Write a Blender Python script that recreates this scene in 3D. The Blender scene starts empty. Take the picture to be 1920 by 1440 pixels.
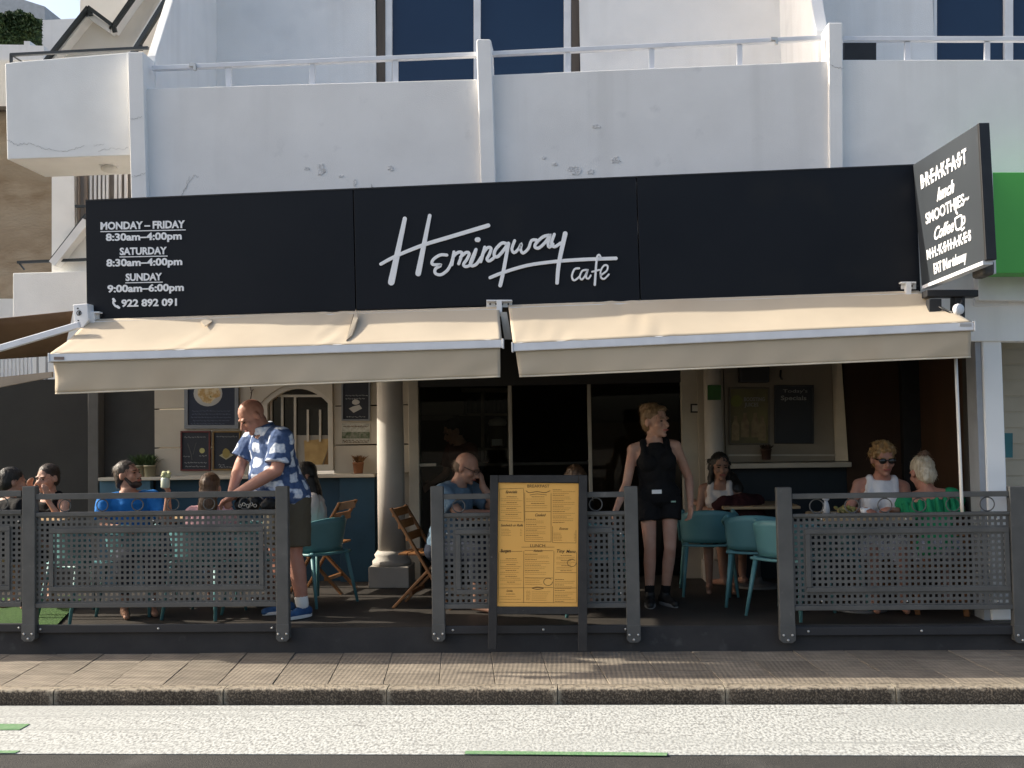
import bpy, bmesh, math, random
from mathutils import Vector, Matrix, Euler, noise as mnoise
R = math.radians
random.seed(7)
scene = bpy.context.scene
COL = scene.collection

# ---------------------------------------------------------------- camera
F_PX, CX, CY = 2000.0, 960.0, 720.0          # focal length in photo pixels (1920 x 1440)
CAM_H, YAW, PITCH, ROLL = 1.70, 0.06, 0.040, 0.017
_f0 = Vector((-math.sin(YAW), math.cos(YAW), 0)); _r0 = Vector((math.cos(YAW), math.sin(YAW), 0)); _u0 = Vector((0, 0, 1))
FWD = _f0*math.cos(PITCH) + _u0*math.sin(PITCH)
_u1 = _u0*math.cos(PITCH) - _f0*math.sin(PITCH)
RGT = _r0*math.cos(ROLL) - _u1*math.sin(ROLL)
UPV = _u1*math.cos(ROLL) + _r0*math.sin(ROLL)
CAM = Vector((0, 0, CAM_H))
cd = bpy.data.cameras.new('camera'); cam = bpy.data.objects.new('camera', cd); COL.objects.link(cam)
cd.sensor_width = 36; cd.lens = F_PX/1920*36; cd.clip_end = 500; cd.clip_start = 0.05
mw = Matrix((RGT, UPV, -FWD)).transposed().to_4x4(); mw.translation = CAM
cam.matrix_world = mw
scene.camera = cam

def U(x, y, Y):
    """photo pixel -> the point of the plane at depth Y that it shows"""
    d = FWD*F_PX + RGT*(x-CX) + UPV*(CY-y)
    return CAM + d*(Y/d.y)
def UZ(x, y, z):
    d = FWD*F_PX + RGT*(x-CX) + UPV*(CY-y)
    return CAM + d*((z-CAM_H)/d.z)
def XP(x, Y, y=900): return U(x, y, Y).x

# ---------------------------------------------------------------- light
SUN_TO = Vector((-1.55, 0.15, 1.0)).normalized()
EL = math.asin(SUN_TO.z); AZ = math.atan2(SUN_TO.x, SUN_TO.y)
world = bpy.data.worlds.new('World'); scene.world = world; world.use_nodes = True
wn = world.node_tree.nodes; wl = world.node_tree.links
sky = wn.new('ShaderNodeTexSky'); sky.sky_type = 'NISHITA'; sky.sun_disc = False
sky.sun_elevation = EL; sky.sun_rotation = AZ; sky.air_density = 1.0; sky.dust_density = 4.0; sky.ozone_density = 0.35
wl.new(sky.outputs[0], wn['Background'].inputs[0]); wn['Background'].inputs[1].default_value = 0.15
sd = bpy.data.lights.new('sun', 'SUN'); so = bpy.data.objects.new('sun', sd); COL.objects.link(so)
sd.energy = 4.2; sd.angle = R(0.53); sd.color = (1.0, 0.93, 0.80)
so.location = (-20, 4, 20); so.rotation_euler = SUN_TO.to_track_quat('Z', 'Y').to_euler()
vs = scene.view_settings
vs.view_transform = 'Standard'; vs.look = 'None'; vs.gamma = 1.0; vs.use_curve_mapping = False; vs.exposure = 0.88
scene.cycles.use_denoising = True
scene.cycles.max_bounces = 8; scene.cycles.diffuse_bounces = 4; scene.cycles.transparent_max_bounces = 12
scene.cycles.caustics_reflective = False; scene.cycles.caustics_refractive = False

# ---------------------------------------------------------------- mesh helpers
class MB:
    def __init__(s): s.v = []; s.f = []
    def add(s, vs, fs):
        o = len(s.v); s.v += [Vector(p) for p in vs]; s.f += [tuple(i+o for i in f) for f in fs]; return s
    def box(s, x0, x1, y0, y1, z0, z1):
        return s.add([(x0,y0,z0),(x1,y0,z0),(x1,y1,z0),(x0,y1,z0),(x0,y0,z1),(x1,y0,z1),(x1,y1,z1),(x0,y1,z1)],
                     [(3,2,1,0),(4,5,6,7),(0,1,5,4),(1,2,6,5),(2,3,7,6),(3,0,4,7)])
    def prism(s, poly, ext):
        """poly: 3-D outline, counter-clockwise as seen from the side that ext points away from"""
        n = len(poly); e = Vector(ext); P = [Vector(p) for p in poly]
        return s.add(P + [p+e for p in P], [tuple(range(n)), tuple(range(2*n-1, n-1, -1))] + [((i+1) % n, i, n+i, n+(i+1) % n) for i in range(n)])
    def px(s, pts, Y, th):
        """outline in photo pixels (clockwise on the picture) on plane Y, thickness th away from the camera"""
        P = [U(x, y, Y) for x, y in pts]
        a = sum(P[i].x*P[(i+1) % len(P)].z - P[(i+1) % len(P)].x*P[i].z for i in range(len(P)))
        if a < 0: P.reverse()
        return s.prism(P, (0, th, 0))
    def rpx(s, x0, y0, x1, y1, Y, th): return s.px([(x0,y0),(x1,y0),(x1,y1),(x0,y1)], Y, th)
    def tube(s, pts, r, n=8, cap=True):
        pts = [Vector(p) for p in pts]; rr = r if isinstance(r, (list, tuple)) else [r]*len(pts); o = len(s.v)
        for i, p in enumerate(pts):
            t = (pts[min(i+1, len(pts)-1)] - pts[max(i-1, 0)]).normalized()
            a = t.cross(Vector((0,0,1))); a = a.normalized() if a.length > .05 else t.cross(Vector((0,1,0))).normalized()
            b = t.cross(a)
            for k in range(n):
                w = 2*math.pi*k/n; s.v.append(p + (a*math.cos(w) + b*math.sin(w))*rr[i])
        for i in range(len(pts)-1):
            for k in range(n):
                s.f.append((o+i*n+k, o+i*n+(k+1) % n, o+(i+1)*n+(k+1) % n, o+(i+1)*n+k))
        if cap:
            s.f.append(tuple(o+k for k in range(n-1, -1, -1))); s.f.append(tuple(o+(len(pts)-1)*n+k for k in range(n)))
        return s
    def bar(s, p0, p1, w, h=None, ref=(0,1,0)):
        """a rectangular bar from p0 to p1"""
        p0, p1 = Vector(p0), Vector(p1); h = h or w; t = (p1-p0).normalized()
        a = t.cross(Vector(ref)); a = a.normalized() if a.length > .05 else t.cross(Vector((1,0,0))).normalized()
        b = t.cross(a); a *= w/2; b *= h/2
        return s.add([p0-a-b, p0+a-b, p0+a+b, p0-a+b, p1-a-b, p1+a-b, p1+a+b, p1-a+b],
                     [(3,2,1,0),(4,5,6,7),(0,1,5,4),(1,2,6,5),(2,3,7,6),(3,0,4,7)])
    def ring(s, c, r, t, n=24, m=6):
        """a ring in the x-z plane"""
        o = len(s.v)
        for i in range(n):
            a = 2*math.pi*i/n
            for k in range(m):
                b = 2*math.pi*k/m; rr = r + t*math.cos(b)
                s.v.append(Vector(c) + Vector((rr*math.cos(a), t*math.sin(b), rr*math.sin(a))))
        for i in range(n):
            for k in range(m):
                s.f.append((o+i*m+k, o+i*m+(k+1) % m, o+((i+1) % n)*m+(k+1) % m, o+((i+1) % n)*m+k))
        return s
    def lathe(s, prof, c=(0,0,0), n=16):
        c = Vector(c); o = len(s.v)
        for r, z in prof:
            for k in range(n):
                w = 2*math.pi*k/n; s.v.append(c + Vector((r*math.cos(w), r*math.sin(w), z)))
        for i in range(len(prof)-1):
            for k in range(n):
                s.f.append((o+i*n+k, o+i*n+(k+1) % n, o+(i+1)*n+(k+1) % n, o+(i+1)*n+k))
        s.f.append(tuple(o+k for k in range(n-1, -1, -1))); s.f.append(tuple(o+(len(prof)-1)*n+k for k in range(n)))
        return s
    def grid(s, fn, nu, nv):
        o = len(s.v)
        for j in range(nv+1):
            for i in range(nu+1): s.v.append(Vector(fn(i/nu, j/nv)))
        w = nu+1
        for j in range(nv):
            for i in range(nu): s.f.append((o+j*w+i, o+j*w+i+1, o+(j+1)*w+i+1, o+(j+1)*w+i))
        return s
    def ell(s, c, r, M=None, n=14, m=9):
        c = Vector(c); o = len(s.v); M = M or Matrix.Identity(3)
        for j in range(1, m):
            a = math.pi*j/m
            for i in range(n):
                b = 2*math.pi*i/n
                s.v.append(c + M @ Vector((r[0]*math.sin(a)*math.cos(b), r[1]*math.sin(a)*math.sin(b), r[2]*math.cos(a))))
        t = len(s.v); s.v.append(c + M @ Vector((0,0,r[2]))); s.v.append(c - M @ Vector((0,0,r[2])))
        for j in range(m-2):
            for i in range(n): s.f.append((o+j*n+i, o+(j+1)*n+i, o+(j+1)*n+(i+1) % n, o+j*n+(i+1) % n))
        for i in range(n):
            s.f.append((t, o+i, o+(i+1) % n)); s.f.append((t+1, o+(m-2)*n+(i+1) % n, o+(m-2)*n+i))
        return s
    def loft(s, secs, n=16):
        """secs: (centre, half axis a, half axis b)"""
        o = len(s.v)
        for c, a, b in secs:
            for k in range(n):
                w = 2*math.pi*k/n; s.v.append(Vector(c) + Vector(a)*math.cos(w) + Vector(b)*math.sin(w))
        for i in range(len(secs)-1):
            for k in range(n): s.f.append((o+i*n+k, o+i*n+(k+1) % n, o+(i+1)*n+(k+1) % n, o+(i+1)*n+k))
        s.f.append(tuple(o+k for k in range(n-1, -1, -1))); s.f.append(tuple(o+(len(secs)-1)*n+k for k in range(n)))
        return s
    def cap(s, p0, p1, r0, r1, n=12):
        p0, p1 = Vector(p0), Vector(p1); t = p1-p0; L = t.length; t = t/L if L > 1e-6 else Vector((0,0,1))
        a = t.cross(Vector((0,1,0))); a = a.normalized() if a.length > .1 else t.cross(Vector((1,0,0))).normalized()
        b = t.cross(a); sec = []
        for k in (80, 55, 28, 0): w = R(k); sec.append((p0 - t*r0*math.sin(w), a*r0*math.cos(w), b*r0*math.cos(w)))
        for k in (0, 28, 55, 80): w = R(k); sec.append((p1 + t*r1*math.sin(w), a*r1*math.cos(w), b*r1*math.cos(w)))
        return s.loft(sec, n)
    def mesh(s, name, smooth=False):
        me = bpy.data.meshes.new(name); me.from_pydata([tuple(p) for p in s.v], [], s.f); me.validate()
        bm = bmesh.new(); bm.from_mesh(me); bmesh.ops.recalc_face_normals(bm, faces=bm.faces); bm.to_mesh(me); bm.free()
        if smooth:
            for p in me.polygons: p.use_smooth = True
        return me
    def build(s, name, mat, parent=None, smooth=False, bevel=0, solid=0):
        return link(name, s.mesh(name, smooth), mat, parent, bevel, solid)

def link(name, me, mat, parent=None, bevel=0, solid=0):
    o = bpy.data.objects.new(name, me); COL.objects.link(o)
    if mat is not None: me.materials.clear(); me.materials.append(mat)
    if parent is not None:
        o.parent = parent; o.matrix_parent_inverse = parent.matrix_basis.inverted() if WORLDMODE else Matrix()
    if bevel:
        m = o.modifiers.new('bevel', 'BEVEL'); m.width = bevel; m.segments = 2; m.limit_method = 'ANGLE'; m.angle_limit = R(40)
    if solid:
        m = o.modifiers.new('solid', 'SOLIDIFY'); m.thickness = solid; m.offset = 0
    return o
WORLDMODE = True      # meshes are given in world coordinates unless a builder says otherwise

def tag(o, label, cat, group=None):
    o['label'] = label; o['category'] = cat
    if group: o['group'] = group
    return o
def thing(name, label, cat, loc=(0,0,0), rz=0, group=None):
    o = bpy.data.objects.new(name, None); COL.objects.link(o); o.empty_display_size = .1
    o.location = loc; o.rotation_euler = (0, 0, rz)
    return tag(o, label, cat, group)
def structure(o): o['kind'] = 'structure'; return o
KIDS = {}
def copy_tree(o, parent=None):
    c = o.copy(); COL.objects.link(c)
    if parent is not None: c.parent = parent
    for ch in list(o.children): copy_tree(ch, c)
    return c

# ---------------------------------------------------------------- materials
MATS = {}
def lin(c):
    return tuple((x/12.92 if x <= .04045 else ((x+.055)/1.055)**2.4) for x in (c[0]/255, c[1]/255, c[2]/255))
def M(name, col, rough=.6, col2=None, vscale=6, detail=6, lo=.35, hi=.65, bump=0, bscale=60, metal=0, spec=.4, stretch=(1,1,1), col3=None, v3=1.2, lo3=.55, hi3=.75, sheen=0, trans=0):
    if name in MATS: return MATS[name]
    m = bpy.data.materials.new(name); m.use_nodes = True; n = m.node_tree.nodes; l = m.node_tree.links; b = n['Principled BSDF']
    b.inputs['Roughness'].default_value = rough; b.inputs['Metallic'].default_value = metal; b.inputs['Specular IOR Level'].default_value = spec
    if sheen: b.inputs['Sheen Weight'].default_value = sheen
    if trans: b.inputs['Transmission Weight'].default_value = trans
    tc = n.new('ShaderNodeTexCoord'); mp = n.new('ShaderNodeMapping'); mp.inputs['Scale'].default_value = stretch; l.new(tc.outputs['Object'], mp.inputs[0])
    col2 = col2 or tuple(min(1, x*.86) for x in col)
    def layer(scale, lo, hi):
        t = n.new('ShaderNodeTexNoise'); t.inputs['Scale'].default_value = scale; t.inputs['Detail'].default_value = detail; l.new(mp.outputs[0], t.inputs[0])
        r = n.new('ShaderNodeMapRange'); r.inputs[1].default_value = lo; r.inputs[2].default_value = hi; l.new(t.outputs[0], r.inputs[0]); return r.outputs[0]
    x = n.new('ShaderNodeMix'); x.data_type = 'RGBA'; l.new(layer(vscale, lo, hi), x.inputs[0]); x.inputs[6].default_value = (*col, 1); x.inputs[7].default_value = (*col2, 1); out = x.outputs[2]
    if col3:
        y = n.new('ShaderNodeMix'); y.data_type = 'RGBA'; l.new(layer(v3, lo3, hi3), y.inputs[0]); l.new(out, y.inputs[6]); y.inputs[7].default_value = (*col3, 1); out = y.outputs[2]
    l.new(out, b.inputs['Base Color'])
    if bump:
        t = n.new('ShaderNodeTexNoise'); t.inputs['Scale'].default_value = bscale; t.inputs['Detail'].default_value = 5; l.new(mp.outputs[0], t.inputs[0])
        bp = n.new('ShaderNodeBump'); bp.inputs['Strength'].default_value = bump; bp.inputs['Distance'].default_value = .01; l.new(t.outputs[0], bp.inputs['Height']); l.new(bp.outputs[0], b.inputs['Normal'])
    MATS[name] = m; return m
def streaks(m, col, amount=.5, sx=9, sz=.35):
    '''rain streaks: stretched down the wall'''
    n = m.node_tree.nodes; l = m.node_tree.links; p = n['Principled BSDF']; old = p.inputs['Base Color'].links[0].from_socket
    tc = n.new('ShaderNodeTexCoord'); mp = n.new('ShaderNodeMapping'); mp.inputs['Scale'].default_value = (sx, sx, sz); l.new(tc.outputs['Object'], mp.inputs[0])
    t = n.new('ShaderNodeTexNoise'); t.inputs['Scale'].default_value = 1; t.inputs['Detail'].default_value = 6; l.new(mp.outputs[0], t.inputs[0])
    t2 = n.new('ShaderNodeTexNoise'); t2.inputs['Scale'].default_value = .8; t2.inputs['Detail'].default_value = 3; l.new(tc.outputs['Object'], t2.inputs[0])
    a = n.new('ShaderNodeMath'); a.operation = 'MULTIPLY'; l.new(t.outputs[0], a.inputs[0]); l.new(t2.outputs[0], a.inputs[1])
    r = n.new('ShaderNodeMapRange'); r.inputs[1].default_value = .27; r.inputs[2].default_value = .42; r.inputs[4].default_value = amount; l.new(a.outputs[0], r.inputs[0])
    x = n.new('ShaderNodeMix'); x.data_type = 'RGBA'; l.new(r.outputs[0], x.inputs[0]); l.new(old, x.inputs[6]); x.inputs[7].default_value = (*col, 1); l.new(x.outputs[2], p.inputs['Base Color']); return m
def translucent(m, col, fac):
    n = m.node_tree.nodes; l = m.node_tree.links; p = n['Principled BSDF']; t = n.new('ShaderNodeBsdfTranslucent'); t.inputs[0].default_value = (*col, 1)
    x = n.new('ShaderNodeMixShader'); x.inputs[0].default_value = fac; l.new(p.outputs[0], x.inputs[1]); l.new(t.outputs[0], x.inputs[2]); l.new(x.outputs[0], n['Material Output'].inputs[0]); return m
def glass(name, tint=(1,1,1), refl=.1, rough=.02):
    if name in MATS: return MATS[name]
    m = bpy.data.materials.new(name); m.use_nodes = True; n = m.node_tree.nodes; l = m.node_tree.links; n.remove(n['Principled BSDF'])
    t = n.new('ShaderNodeBsdfTransparent'); t.inputs[0].default_value = (*tint, 1); g = n.new('ShaderNodeBsdfGlossy'); g.inputs['Roughness'].default_value = rough
    fr = n.new('ShaderNodeFresnel'); fr.inputs[0].default_value = 1.22
    x = n.new('ShaderNodeMixShader'); l.new(fr.outputs[0], x.inputs[0]); l.new(t.outputs[0], x.inputs[1]); l.new(g.outputs[0], x.inputs[2]); l.new(x.outputs[0], n['Material Output'].inputs[0])
    MATS[name] = m; return m

STUCCO = M('white_stucco', (.86,.85,.83), .85, (.82,.81,.79), 3, bump=.25, bscale=140, col3=(.66,.655,.65), v3=1.3, lo3=.6, hi3=.85)
streaks(STUCCO, (.70,.68,.65), .35)
WHITE = M('white_paint', (.80,.80,.80), .45, (.72,.72,.72), 5)
WHITEMETAL = M('white_metal', (.78,.79,.82), .35, (.70,.71,.74), 7)
NAVY = M('navy_sign', (.0045,.006,.010), .42, (.0075,.009,.013), 1.1, spec=.20, col3=(.013,.013,.014), v3=1.7, lo3=.60, hi3=.85)
BLACK = M('black_metal', (.014,.014,.016), .5, (.020,.020,.022), 9)
LETTER = M('white_letter', (.90,.90,.90), .5, (.86,.86,.86), 12)
FENCE = M('grey_fence_metal', (.104,.102,.096), .55, (.080,.079,.075), 6, spec=.35, bump=.05, bscale=200, col3=(.15,.145,.135), v3=14, lo3=.66, hi3=.78)
STEEL = M('bolt_steel', (.62,.60,.56), .35, metal=.6)
# ================================================================ ground, road, pavement
Z_ROAD, Y_KERB, Y_STEP, FLOOR = -0.10, 6.98, 8.13, 0.19
ASPH = M('asphalt', (.050,.048,.044), .9, (.026,.025,.023), 90, detail=8, bump=.7, bscale=160, col3=(.07,.067,.062), v3=2.5)
EARTH = M('earth', (.20,.17,.13), .95, (.14,.12,.09), 1.5, bump=.3, bscale=20)
g = structure(MB().box(-90, 90, -60, 120, -.6, -.125).build('ground', EARTH))
road = structure(MB().box(-60, 60, -14, Y_KERB+.02, -.4, Z_ROAD).build('road', ASPH))
def paint_mat(name, a, b, c):
    m = bpy.data.materials.new(name); m.use_nodes = True; n = m.node_tree.nodes; l = m.node_tree.links; p = n['Principled BSDF']
    p.inputs['Roughness'].default_value = .75; p.inputs['Specular IOR Level'].default_value = .3
    tc = n.new('ShaderNodeTexCoord')
    def nz(scale, det, st=(1,1,1)):
        mp = n.new('ShaderNodeMapping'); mp.inputs['Scale'].default_value = st; l.new(tc.outputs['Object'], mp.inputs[0])
        t = n.new('ShaderNodeTexNoise'); t.inputs['Scale'].default_value = scale; t.inputs['Detail'].default_value = det; l.new(mp.outputs[0], t.inputs[0]); return t.outputs[0]
    def rng(x, lo, hi):
        r = n.new('ShaderNodeMapRange'); r.inputs[1].default_value = lo; r.inputs[2].default_value = hi; l.new(x, r.inputs[0]); return r.outputs[0]
    def mix(fac, A, B):
        x = n.new('ShaderNodeMix'); x.data_type = 'RGBA'; l.new(fac, x.inputs[0])
        for k, v in ((6, A), (7, B)):
            if isinstance(v, tuple): x.inputs[k].default_value = (*v, 1)
            else: l.new(v, x.inputs[k])
        return x.outputs[2]
    fine = nz(62, 4, (1, .5, 1))
    o = mix(rng(fine, .42, .62), a, b)
    o = mix(rng(nz(34, 4, (.12, 1.1, 1)), .64, .74), o, c)
    o = mix(rng(nz(1.1, 6, (.35, 1.6, 1)), .45, .75), o, tuple(x*.70 for x in a))
    o = mix(rng(nz(2.2, 7, (.10, 5, 1)), .60, .74), o, tuple(x*.62 for x in a))
    l.new(o, p.inputs['Base Color'])
    bp = n.new('ShaderNodeBump'); bp.inputs['Strength'].default_value = .55; bp.inputs['Distance'].default_value = .006; bp.invert = True; l.new(fine, bp.inputs['Height']); l.new(bp.outputs[0], p.inputs['Normal'])
    return m
PAINT = paint_mat('worn_white_road_paint', (.47,.48,.46), (.23,.232,.222), (.13,.126,.117))
GPAINT = paint_mat('worn_green_road_paint', (.135,.27,.125), (.19,.29,.17), (.28,.33,.26))
def flat(name, pts, z, mat, parent):
    b = MB().prism([(x, y, z-.003) for x, y in pts], (0, 0, .003)); return b.build(name, mat, parent)
def gp(x, y, z): p = UZ(x, y, z); return (p.x, p.y)
yl, yr = UZ(0, 1413, Z_ROAD).y, UZ(1920, 1420, Z_ROAD).y
flat('road_marking', [(-14, yl), (14, yr), (14, Y_KERB-.035), (-14, Y_KERB-.035)], Z_ROAD+.005, PAINT, road)
for q in ([(-60,1357),(56,1357),(36,1368),(-60,1368)], [(-60,1407),(38,1407),(28,1411.5),(-60,1411.5)], [(873,1407.5),(1252,1411),(1250,1416.5),(871,1413.2)]):
    flat('road_marking', [gp(x, y, Z_ROAD+.010) for x, y in q], Z_ROAD+.010, GPAINT, road)

# kerb: one stone per joint of the photograph
def kerb_mat():
    m = M('kerb_stone', (.25,.21,.16), .9, (.13,.10,.075), 26, detail=8, bump=.9, bscale=70); n = m.node_tree.nodes; l = m.node_tree.links
    p = n['Principled BSDF']; old = p.inputs['Base Color'].links[0].from_socket
    ge = n.new('ShaderNodeTexCoord'); sx = n.new('ShaderNodeSeparateXYZ'); l.new(ge.outputs['Object'], sx.inputs[0])
    # pale worn arris and weathered, dark stained face; pale mortar smear at the ends of the stone
    t = n.new('ShaderNodeTexNoise'); t.inputs['Scale'].default_value = 22; t.inputs['Detail'].default_value = 6; l.new(ge.outputs['Object'], t.inputs[0])
    ad = n.new('ShaderNodeMath'); ad.operation = 'MULTIPLY_ADD'; ad.inputs[1].default_value = .05; l.new(t.outputs[0], ad.inputs[0]); l.new(sx.outputs[2], ad.inputs[2])
    r = n.new('ShaderNodeMapRange'); r.inputs[1].default_value = .014; r.inputs[2].default_value = .026; l.new(ad.outputs[0], r.inputs[0])
    x = n.new('ShaderNodeMix'); x.data_type = 'RGBA'; l.new(r.outputs[0], x.inputs[0]); x.inputs[7].default_value = (.275,.235,.18,1)
    dk = n.new('ShaderNodeMix'); dk.data_type = 'RGBA'; dk.inputs[6].default_value = (.038,.029,.021,1); dk.inputs[7].default_value = (.22,.18,.135,1)
    t2 = n.new('ShaderNodeTexNoise'); t2.inputs['Scale'].default_value = 85; t2.inputs['Detail'].default_value = 7; l.new(ge.outputs['Object'], t2.inputs[0])
    r2 = n.new('ShaderNodeMapRange'); r2.inputs[1].default_value = .46; r2.inputs[2].default_value = .82; l.new(t2.outputs[0], r2.inputs[0]); l.new(r2.outputs[0], dk.inputs[0])
    l.new(dk.outputs[2], x.inputs[6])
    ab = n.new('ShaderNodeMath'); ab.operation = 'ABSOLUTE'; l.new(sx.outputs[0], ab.inputs[0])
    ad2 = n.new('ShaderNodeMath'); ad2.operation = 'MULTIPLY_ADD'; ad2.inputs[1].default_value = .12; l.new(t.outputs[0], ad2.inputs[0]); l.new(ab.outputs[0], ad2.inputs[2])
    r3 = n.new('ShaderNodeMapRange'); r3.inputs[1].default_value = .575; r3.inputs[2].default_value = .60; r3.inputs[4].default_value = .45; l.new(ad2.outputs[0], r3.inputs[0])
    y = n.new('ShaderNodeMix'); y.data_type = 'RGBA'; l.new(r3.outputs[0], y.inputs[0]); l.new(x.outputs[2], y.inputs[6]); y.inputs[7].default_value = (.34,.30,.23,1)
    l.new(y.outputs[2], p.inputs['Base Color']); return m
KERB = kerb_mat(); MORTAR = M('mortar', (.30,.27,.22), .95, (.18,.16,.13), 30, bump=.5, bscale=90)
kerb = structure(MB().box(-14, 14, Y_KERB+.02, 7.12, -.35, -.015).build('kerb', MORTAR))
def kerb_mesh(L, seed):
    b = MB(); rnd = random.Random(seed); n = 22; prof = [(0, -.25), (.002, -.024), (.005, -.011), (.013, -.003), (.030, 0), (.128, .001), (.128, -.25)]
    for i in range(n+1):
        x = -L/2 + L*i/n
        for k, (py, pz) in enumerate(prof):
            j = .0035 if 0 < k < 5 else 0
            b.v.append(Vector((x, py + rnd.uniform(-j, j), pz + rnd.uniform(-j, j)*.7)))
    m = len(prof)
    for i in range(n):
        for k in range(m-1): b.f.append((i*m+k, (i+1)*m+k, (i+1)*m+k+1, i*m+k+1))
    e0 = [b.v[k].copy() for k in range(m)]; e1 = [b.v[n*m+k].copy() for k in range(m)]; b.add(e0, [tuple(range(m-1, -1, -1))]); b.add(e1, [tuple(range(m))])
    return b.mesh('kerb_stone', True)
KM = [kerb_mesh(1.10, s) for s in range(3)]
jx = [XP(q, Y_KERB, 1300) for q in (100, 418, 725, 1045, 1360, 1680)]; pitch = (jx[-1]-jx[0])/5
for i in range(-4, 10):
    a = jx[i] if 0 <= i < 6 else (jx[0] + pitch*i if i < 0 else jx[-1] + pitch*(i-5)); c = jx[i+1] if 0 <= i < 5 else a + pitch
    o = link('kerb_stone', KM[i % 3], KERB, kerb); o.location = ((a+c)/2, Y_KERB + .004*math.sin(i*2.3), .002*math.sin(i*1.7)); o.scale.x = (c-a-.007)/1.10

# pavement tiles
def tile_mat():
    m = M('pavement_tile', (.245,.207,.160), .85, (.165,.138,.106), 9, detail=8, col3=(.12,.10,.08), v3=2.2, lo3=.52, hi3=.78, stretch=(.6,1.6,1)); n = m.node_tree.nodes; l = m.node_tree.links
    p = n['Principled BSDF']; tc = n.new('ShaderNodeTexCoord')
    w = n.new('ShaderNodeTexWave'); w.wave_type = 'BANDS'; w.bands_direction = 'X'; w.inputs['Scale'].default_value = 9.5; w.inputs['Distortion'].default_value = .6; w.inputs['Detail'].default_value = 2
    l.new(tc.outputs['Object'], w.inputs[0])
    t = n.new('ShaderNodeTexNoise'); t.inputs['Scale'].default_value = 40; t.inputs['Detail'].default_value = 6; l.new(tc.outputs['Object'], t.inputs[0])
    a = n.new('ShaderNodeMath'); a.operation = 'MULTIPLY_ADD'; a.inputs[1].default_value = 1.2; l.new(t.outputs[0], a.inputs[0]); l.new(w.outputs[1], a.inputs[2])
    bp = n.new('ShaderNodeBump'); bp.inputs['Strength'].default_value = .6; bp.inputs['Distance'].default_value = .0025; l.new(a.outputs[0], bp.inputs['Height']); l.new(bp.outputs[0], p.inputs['Normal'])
    # every tile a little different, and long grimy streaks along the walkway
    oi = n.new('ShaderNodeObjectInfo'); old = p.inputs['Base Color'].links[0].from_socket
    hv = n.new('ShaderNodeHueSaturation'); r = n.new('ShaderNodeMapRange'); r.inputs[3].default_value = .78; r.inputs[4].default_value = 1.12; l.new(oi.outputs['Random'], r.inputs[0]); l.new(r.outputs[0], hv.inputs['Value']); l.new(old, hv.inputs['Color'])
    geo = n.new('ShaderNodeNewGeometry'); mp = n.new('ShaderNodeMapping'); mp.inputs['Scale'].default_value = (.55, 9, 1); l.new(geo.outputs['Position'], mp.inputs[0])
    s = n.new('ShaderNodeTexNoise'); s.inputs['Scale'].default_value = 1.6; s.inputs['Detail'].default_value = 7; l.new(mp.outputs[0], s.inputs[0])
    rs = n.new('ShaderNodeMapRange'); rs.inputs[1].default_value = .50; rs.inputs[2].default_value = .72; rs.inputs[4].default_value = .5; l.new(s.outputs[0], rs.inputs[0])
    x = n.new('ShaderNodeMix'); x.data_type = 'RGBA'; l.new(rs.outputs[0], x.inputs[0]); l.new(hv.outputs[0], x.inputs[6]); x.inputs[7].default_value = (.085,.07,.055,1)
    l.new(x.outputs[2], p.inputs['Base Color']); return m
TILE = tile_mat()
pav = structure(MB().box(-14, 14, 7.11, Y_STEP+.03, -.35, -.008).build('pavement', MORTAR))
TX, TY, SK = .375, .34, -.11
def tile_mesh():
    b = MB(); g_ = .0022; o = []
    for x, y in ((g_, g_), (TX-g_, g_), (TX-g_, TY-g_), (g_, TY-g_)): o.append((x+SK*y, y))
    c = [(sum(p[0] for p in o)/4, sum(p[1] for p in o)/4)]
    top = [(x+(c[0][0]-x)*.015, y+(c[0][1]-y)*.015, 0) for x, y in o]
    b.add([(x, y, -.03) for x, y in o] + [(x, y, -.003) for x, y in o] + top,
          [(3,2,1,0)] + [(i, (i+1) % 4, 4+(i+1) % 4, 4+i) for i in range(4)] + [(4+i, 4+(i+1) % 4, 8+(i+1) % 4, 8+i) for i in range(4)] + [(8,9,10,11)])
    return b.mesh('paving_tile')
TM = tile_mesh(); rnd = random.Random(3)
for j in range(3):
    for i in range(-16, 17):
        o = link('paving_tile', TM, TILE, pav); yy = 7.112 + j*TY
        o.location = (i*TX + XP(828, 8.1, 1217) + SK*(yy-8.1), yy, rnd.uniform(-.003, .0015)); o.rotation_euler = (rnd.uniform(-.006,.006), rnd.uniform(-.006,.006), 0)

# ================================================================ the building of the cafe
cb = thing('cafe_building', 'white building with a balcony parapet above the dark cafe sign', 'building', (0, 9, 0))
YP = 8.2
W0, W1 = -4.0, 9.0
DARKTILE = M('terrace_floor', (.044,.037,.031), .6, (.030,.026,.022), 4, bump=.1, bscale=30)
RISER = M('black_riser', (.036,.034,.034), .75, (.026,.025,.026), 5, bump=.3, bscale=40, col3=(.07,.068,.066), v3=7, lo3=.62, hi3=.8)
ter = structure(MB().box(-9, 9, Y_STEP, 16, -.3, FLOOR).build('terrace_floor', DARKTILE))
MB().box(-9, 9, Y_STEP-.015, Y_STEP-.001, -.02, FLOOR-.004).build('riser', RISER, ter)
TURF = M('artificial_turf', (.040,.105,.014), .9, (.022,.065,.009), 60, bump=.9, bscale=300)
flat('turf_mat', [(-9, Y_STEP+.06), (XP(118, 8.3, 1165), Y_STEP+.06), (XP(150, 9.6, 1130), 9.7), (-9, 9.7)], FLOOR+.016, TURF, ter)

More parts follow.
